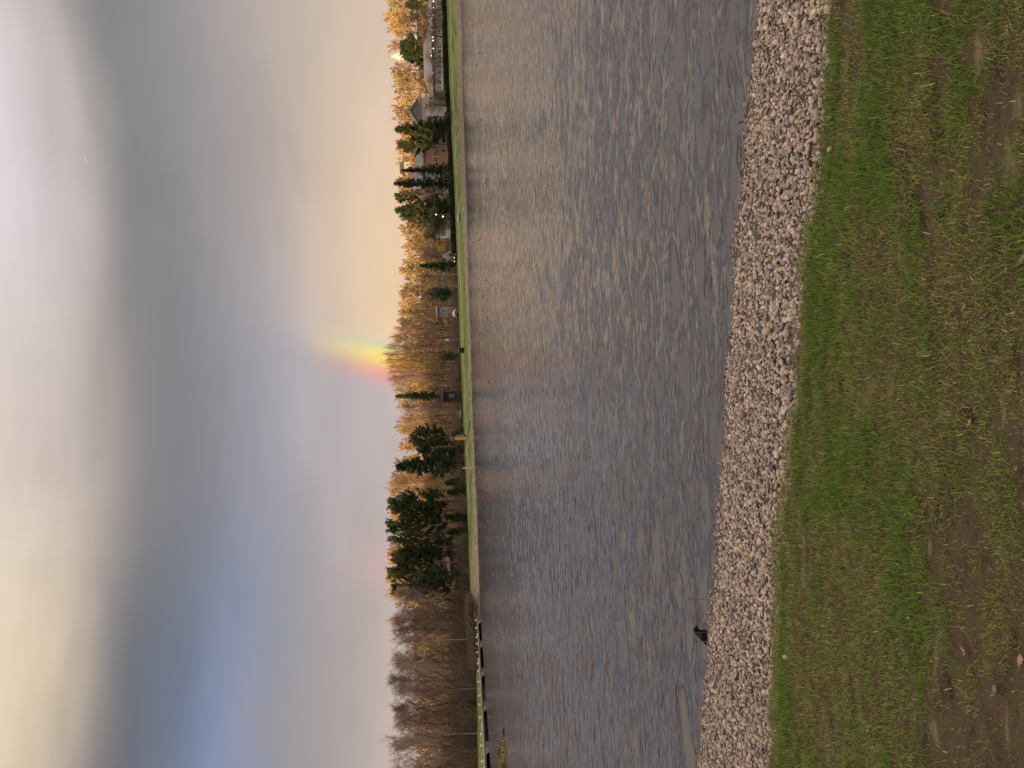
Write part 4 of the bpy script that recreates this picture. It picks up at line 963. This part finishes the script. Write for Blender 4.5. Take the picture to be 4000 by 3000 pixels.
m = MB(); m.add([(-.5, -.4, -.05), (.5, -.4, -.05), (.5, .4, -.05), (-.5, .4, -.05), (-.6, -.45, z0 + 1.0), (.6, -.45, z0 + 1.0), (.6, .45, z0 + 1.0), (-.6, .45, z0 + 1.0)], [(3, 2, 1, 0), (4, 5, 6, 7), (0, 1, 5, 4), (1, 2, 6, 5), (2, 3, 7, 6), (3, 0, 4, 7)]); m.build('bin_body', mat('dull_red', (.34, .06, .06), .6, .2, 2.0), o)
m = MB(); m.prism([(-.64, z0 + 1.003), (.64, z0 + 1.003), (.5, z0 + 1.2), (-.5, z0 + 1.2)], -.5, .5); m.build('lid', MATS['dull_red'], o); o.scale = (.8, .8, .9)
tag(o, 'red container standing between white tent and beige shed', 'container')
D = bankD(970) + 22; p = W(1790, 970, D); o = empty('yellow_board', (p[0], D, hillz(970, D))); zz = lambda x: W(x, 970, D)[2] - hillz(970, D); s = D / 3000
MB().box(-11 * s, 11 * s, -.05, .05, zz(1738), zz(1711)).build('panel', mat('faded_yellow', (.42, .30, .05), .6, .15, 2.0), o)
for i, (a, b_, hh) in enumerate([(-8, 8, 1731), (-6, 6, 1725), (-8, 4, 1719)]): MB().box(a * s, b_ * s, -.062, -.052, zz(hh + 1.6), zz(hh)).build('dark_bar', M['black'], o)
for x_ in (-9 * s, 9 * s): MB().cyl((x_, .1, -.2), (x_, .1, zz(1712)), .06, n=6).build('post', M['wood'], o)
tag(o, 'faded yellow board on posts between greenhouse and tent', 'board')
D = bankD(995) + 18; p = W(1790, 995, D); o = empty('blue_tent', (p[0], D, hillz(995, D))); s = D / 3000; zz = lambda x: W(x, 995, D)[2] - hillz(995, D)
m = MB(); m.prism([(-15 * s, -.05), (15 * s, -.05), (15 * s, zz(1752)), (0, zz(1728)), (-15 * s, zz(1752))], 0, 3.0); m.build('canopy', M['tarp'], o)
MB().box(-5 * s, 5 * s, -.06, -.01, 0, zz(1754)).build('doorway', M['black'], o)
tag(o, 'blue grey tent beside the yellow board', 'tent')
# cars
def car(name, loc, rz, paint, label, lights=False, L=4.2):
    o = empty(name, loc, rz); H = 1.45; wd = .86
    prof = [(-L / 2, .35), (-L / 2, .78), (-L * .40, .92), (-L * .22, .96), (L * .40, .92), (L / 2, .80), (L / 2, .35)]
    MB().prism(prof, -wd, wd).build('body', paint, o)
    MB().prism([(-L * .24, .963), (-L * .10, H), (L * .22, H), (L * .40, .923)], -wd * .88, wd * .88).build('cabin', M['glass'], o)
    MB().prism([(-L * .105, H + .003), (L * .225, H + .003), (L * .20, H + .05), (-L * .08, H + .05)], -wd * .86, wd * .86).build('roof', paint, o)
    for x_ in (-L * .31, L * .31):
        for y_ in (-wd - .02, wd - .16):
            w_ = MB().cyl((x_, y_, .32), (x_, y_ + .18, .32), .32, n=14).build('wheel', M['rubber'], o)
            MB().cyl((x_, y_ - .006, .32), (x_, y_ + .186, .32), .17, n=10).build('rim', M['metal'], w_)
    for y_ in (-.6, .6): MB().cyl((-L / 2 - .03, y_, .68), (-L / 2 + .02, y_, .68), .11, n=10).build('headlight', M['lamp'] if lights else M['white'], o)
    return tag(o, label, 'car')
D = bankD(1003) + 14.5; p = W(1778, 1004, D); car('parked_car', (p[0], D, hillz(1004, D)), R(60), mat('plum_paint', (.06, .03, .06), .3, .05, 1, spec=.5), 'dark plum car with headlights on in front of the blue grey tent', True)
D = bankD(1614) + 17; p = W(1798, 1614, D); car('parked_car', (p[0], D, hillz(1614, D)), R(75), mat('pale_paint', (.5, .5, .55), .3, .05, 1, spec=.5), 'pale silver car parked under bare trees beside the yellow marker')
# upturned dinghy
p = at(852, .35); s = p[1] / 3000; o = empty('upturned_dinghy', p, R(8)); v = []; f = []; n = 9
for j in range(9):
    t = j / 8; xx = (t - .5) * 34 * s; wv = 6 * s * math.sin(math.pi * (.1 + .8 * t)) ** .7; hv = 9.5 * s * math.sin(math.pi * (.16 + .7 * t)) ** .6
    for i in range(n): a = math.pi * i / (n - 1); v.append((xx, wv * math.cos(a), .1 + hv * math.sin(a)))
for j in range(8):
    for i in range(n - 1): f.append((j * n + i, j * n + i + 1, (j + 1) * n + i + 1, (j + 1) * n + i))
f += [tuple(range(n - 1, -1, -1)), tuple(range(8 * n, 9 * n))]
MB().add(v, f).build('hull', mat('grey_hull', (.38, .38, .36), .5, .15, 2.0), o, True)
MB().box(-16 * s, 16 * s, -6.2 * s, 6.2 * s, .0, .18).build('gunwale', M['black'], o)
tag(o, 'grey upturned dinghy lying on the green bank near the round tree', 'boat')
# log at the waterline
p = PL(1866, 2260, .0); m = MB(); q = [(-1.0, 0, .45), (-.5, -.05, .28), (.1, -.05, .2), (.7, 0, .32), (1.05, .1, .55)]
for a, b_ in zip(q, q[1:]): m.cyl(np.array(a) + p, np.array(b_) + p, .13, .11, 7)
tag(m.build('driftwood_log', M['wood']), 'dark curved driftwood log at the waterline below the pines', 'log')
# lamp glows on far posts
for x, y, mm, l in ((1730, 846, 'lampg', 'lamp post with greenish light beside the round tree'), (1770, 944, 'lamp', 'lamp post with white light near the walking people'), (1704, 838, 'lamp', 'lamp post with small light in front of conifers')):
    D = bankD(y) + 15.5; b0 = hillz(y, D); p = W(x, y, D); o = empty('lamp_post', (p[0], D, b0))
    MB().cyl((0, 0, -.2), (0, 0, p[2] - b0 - .12), .05, n=6).build('post', M['metal'], o)
    MB().lathe([(.06, -.15), (.22, -.1), (.22, .1), (.06, .18)], 8, (0, 0, p[2] - b0)).build('lantern', M[mm], o); tag(o, l, 'lamp')
# two walkers
def person(y, k, jacket, trousers, label, stride):
    p = at(y, k); o = empty('person', p, rng.uniform(-.6, .6))
    V = [(0, 0, .95), (0, 0, 1.2), (0, 0, 1.42), (0, 0, 1.52), (0, 0, 1.66), (-.19, 0, 1.38), (-.26, .02 + stride * .4, 1.12), (-.25, -.05 + stride, .88), (.19, 0, 1.38), (.26, .02 - stride * .4, 1.12), (.25, -.05 - stride, .88),
         (-.1, 0, .88), (-.11, -stride, .5), (-.11, -stride * .6, .08), (-.11, -stride * .6 - .14, .05), (.1, 0, .88), (.11, stride, .5), (.11, stride * 1.3, .08), (.11, stride * 1.3 - .14, .05)]
    E = [(0, 1), (1, 2), (2, 3), (3, 4), (2, 5), (5, 6), (6, 7), (2, 8), (8, 9), (9, 10), (0, 11), (11, 12), (12, 13), (13, 14), (0, 15), (15, 16), (16, 17), (17, 18)]
    rad = [.16, .17, .15, .06, .115, .07, .055, .04, .07, .055, .04, .095, .07, .055, .05, .095, .07, .055, .05]
    me = bpy.data.meshes.new('body'); me.from_pydata(V, E, []); b_ = obj('body', me, o)
    sk_ = b_.modifiers.new('skin', 'SKIN')
    for i, r_ in enumerate(rad): me.skin_vertices[0].data[i].radius = (r_, r_)
    me.skin_vertices[0].data[0].use_root = True
    b_.modifiers.new('sub', 'SUBSURF').levels = 1; b_.modifiers['sub'].render_levels = 1
    mt = bpy.data.materials.new('walker_clothes'); mt.use_nodes = True; kk = NG(mt.node_tree)
    zc = kk.node('ShaderNodeSeparateXYZ', {0: kk.node('ShaderNodeTexCoord').outputs['Object']}).outputs[2]
    mt.node_tree.links.new(kk.ramp(kk.m('DIVIDE', zc, 1.8), [(0, (.02, .02, .02, 1)), (.08, tuple(trousers) + (1,)), (.5, tuple(jacket) + (1,)), (.83, (.45, .28, .2, 1)), (.95, (.08, .05, .03, 1))], 'CONSTANT'), mt.node_tree.nodes['Principled BSDF'].inputs['Base Color'])
    me.materials.append(mt)
    tag(o, label, 'person')
person(908, .97, (.03, .03, .035), (.02, .02, .03), 'person in dark jacket walking along the bank top below the greenhouse', .16)
person(992, .9, (.02, .025, .05), (.30, .30, .32), 'person in dark jacket and pale trousers walking below the tent', .2)

# ------------------------------------------------------------------ pontoon on the left
def pont():
    a = PL(1877, 2412, 0.0); b = PL(1916, 3010, 0.0); c = b + (b - a) * 0.35; d = (c - a); Ln = np.linalg.norm(d); ang_ = math.atan2(d[1], d[0])
    o = empty('pontoon', a, ang_)
    side = -1 if False else 1
    # local x runs along the pontoon away from the pines; the lake is on local +y or -y
    ly = 1.0
    toward = np.array((-math.sin(ang_), math.cos(ang_)))
    sgn = -1.0 if toward @ np.array((0, -1)) > 0 else 1.0   # +y local away from camera?
    F_ = lambda y0, y1: (min(sgn * y0, sgn * y1), max(sgn * y0, sgn * y1))
    y0, y1 = F_(0.0, 2.4)
    MB().box(0, Ln, y0, y1, .40, .58).build('deck', M['concrete'], o)
    ya, yb = F_(-.06, .10); MB().box(0, Ln, ya, yb, .585, .66).build('edge_beam', M['white'], o)
    xs_ = 0.0; i = 0
    while xs_ < Ln:
        yy = F_(.05, 2.2); MB().box(xs_, xs_ + 1.7, yy[0], yy[1], -.35, .397).build('float', M['concrete'], o)
        yy = F_(-.10, .05); MB().prism([(xs_ + 1.75, .40), (xs_ + 3.6, .40), (xs_ + 2.4, -.1), (xs_ + 1.75, -.1)], yy[0], yy[1]).build('bracket', mat('pale_concrete', (.30, .27, .23), .9, .25, 1.5), o)
        for q in (.4, 4.1, 8.6):
            if xs_ + q < Ln: MB().lathe([(.10, 0), (.10, .22), (.17, .24), (.17, .36), (.08, .42)], 8, (xs_ + q, sgn * .35, .585)).build('bollard', M['white'], o)
        MB().box(xs_ + 2.6, xs_ + 4.2, *F_(1.9, 2.1), .585, .80).build('bench_rail', M['white'], o)
        xs_ += 11.0; i += 1
    yy = F_(2.41, 2.6); MB().box(0, Ln, yy[0], yy[1], -.4, .3).build('under_deck_shade', M['black'], o)  # black sheet standing in for the shade under the deck
    tag(o, 'long low concrete pontoon with white edge and white bollards', 'pontoon')
pont()
# stony spit at the frame edge
c = PL(1975, 3040, 0.0); V = []; NX, NY = 46, 22
for i in range(NX):
    for j in range(NY):
        u = i / (NX - 1); vv_ = j / (NY - 1) * 2 - 1
        hw = 0.15 + 2.4 * (1 - u) ** 1.2; h = max(0.0, 1.0 - abs(vv_) ** 1.6) * (0.15 + 0.85 * (1 - u))
        x = PL(1975, 2893, 0)[0] - (1 - u) * 4.2; y = c[1] + 0.6 + vv_ * hw
        V.append((x + rng.normal() * .05, y + rng.normal() * .06, -.15 + h * (0.85 + .3 * rng.random()) + rng.normal() * .03))
f = np.array([(i * NY + j, (i + 1) * NY + j, (i + 1) * NY + j + 1, i * NY + j + 1) for i in range(NX - 1) for j in range(NY - 1)])
spit = empty('stony_spit', (0, 0, 0)); obj('mound', raw_mesh('mound', np.array(V), f, M['spit']), spit)
rg = np.random.default_rng(9); Va = np.array(V); src = Va[rg.integers(0, len(Va), 2600)]; src = src[src[:, 2] > .25]
v, f = blades(src, rg.normal(size=src.shape) * .5 + np.array((0, 0, 1)), rg.uniform(.12, .4, len(src)), np.full(len(src), .035), rg)
o = obj('dry_grass', raw_mesh('dry_grass', v, f, mat('dry_grass', (.22, .17, .07), .9, .3, 2.0)), spit); o['kind'] = 'stuff'
tag(spit, 'pointed stony spit with dry grass reaching into the lake at the frame edge', 'spit')

# ------------------------------------------------------------------ buoys and gulls
Z1 = [(0, [(1535, 35), (1635, 408), (1605, 660), (1758, 857), (1583, 908), (1550, 800), (1705, 1047), (1573, 1340), (1530, 1430), (1633, 1450), (1605, 1625)]),
      (400, [(1780, 285), (1730, 315), (1590, 335), (1655, 580), (1628, 680), (1680, 1350), (1715, 1360), (1655, 1390), (1620, 1630)]),
      (800, [(1605, 350), (1700, 452), (1787, 545), (1743, 570), (1655, 605), (1620, 895), (1690, 1105), (1648, 1180), (1722, 1210), (1665, 1245), (1860, 1222), (1765, 1377), (1635, 1437), (1812, 1480)]),
      (1200, [(1710, 130), (1878, 173), (1688, 215), (1743, 292), (1787, 535), (1680, 685), (1835, 737), (1715, 810), (1763, 1037), (1900, 1210), (1808, 1345), (1730, 1480), (1860, 1640)]),
      (1600, [(1782, 98), (1738, 432), (1827, 495), (1725, 710), (1802, 822), (1752, 990), (1745, 1025), (1848, 1287), (1900, 1405)]), (2000, [(1905, 142), (1873, 410), (1985, 1010)]), (2300, [(2020, 860)]), (2600, [(1937, 655)])]
bm_ = MB(); bm_.lathe([(.05, -.16), (.15, -.10), (.19, 0), (.16, .10), (.07, .17), (.035, .18), (.035, .25), (.012, .26)], 10); bme = raw_mesh('buoy', bm_.v, bm_.f, M['red'], True)
for y0, l in Z1:
    for zx, zy in l:
        p = PL(1450 + zx / 4.148 + 1.5, y0 + zy / 4.148, 0.0)
        if p[1] > bankD(y0 + zy / 4.148) - 2: continue
        o = obj('lane_buoy', bme, None, (p[0], p[1], 0.05)); k_ = max(0.55, min(0.75, p[1] / 180)); o.scale = (k_,) * 3
        tag(o, 'small red lane buoy floating in the rows across the lake', 'buoy', 'red lane buoys')
def gull(sx, sy, D, bank_, yaw, label, k=1.0):
    o = empty('gull', W(sx, sy, D), yaw)
    bd = MB(); n = 8; prof = [(-.24, .005), (-.18, .03), (-.08, .06), (.03, .07), (.12, .055), (.17, .045), (.21, .04), (.25, .012)]; v = []
    for x, r_ in prof:
        for i in range(n): a = 2 * math.pi * i / n; v.append((x, r_ * math.cos(a), r_ * math.sin(a) * .9))
    f = [(j * n + i, j * n + (i + 1) % n, (j + 1) * n + (i + 1) % n, (j + 1) * n + i) for j in range(7) for i in range(n)] + [tuple(range(n - 1, -1, -1)), tuple(range(7 * n, 8 * n))]
    for s_ in (-1, 1):
        q = len(v); w_ = [(.07, s_ * .04, .03), (-.06, s_ * .04, .03), (-.05, s_ * .30, .14), (.06, s_ * .30, .15), (-.12, s_ * .62, .06)]
        v += w_ + [(a, b_, c_ - .012) for a, b_, c_ in w_]
        F1 = [(0, 1, 2, 3), (3, 2, 4), (5, 8, 7, 6), (8, 9, 7), (0, 3, 8, 5), (3, 4, 9, 8), (1, 6, 7, 2), (2, 7, 9, 4)]
        f += [tuple(q + t for t in (F_ if s_ > 0 else F_[::-1])) for F_ in F1]
    bd.add(v, f).build('body', M['gull'], o); o.rotation_euler = (bank_, 0.1, yaw); o.scale = (k,) * 3
    tag(o, label, 'gull')
gull(336, 623, 150, .5, 2.3, 'white gull flying high in the bright upper clouds', 1.0)
gull(1020, 619, 190, -.4, .6, 'tiny white gull flying against the grey middle clouds', .9)
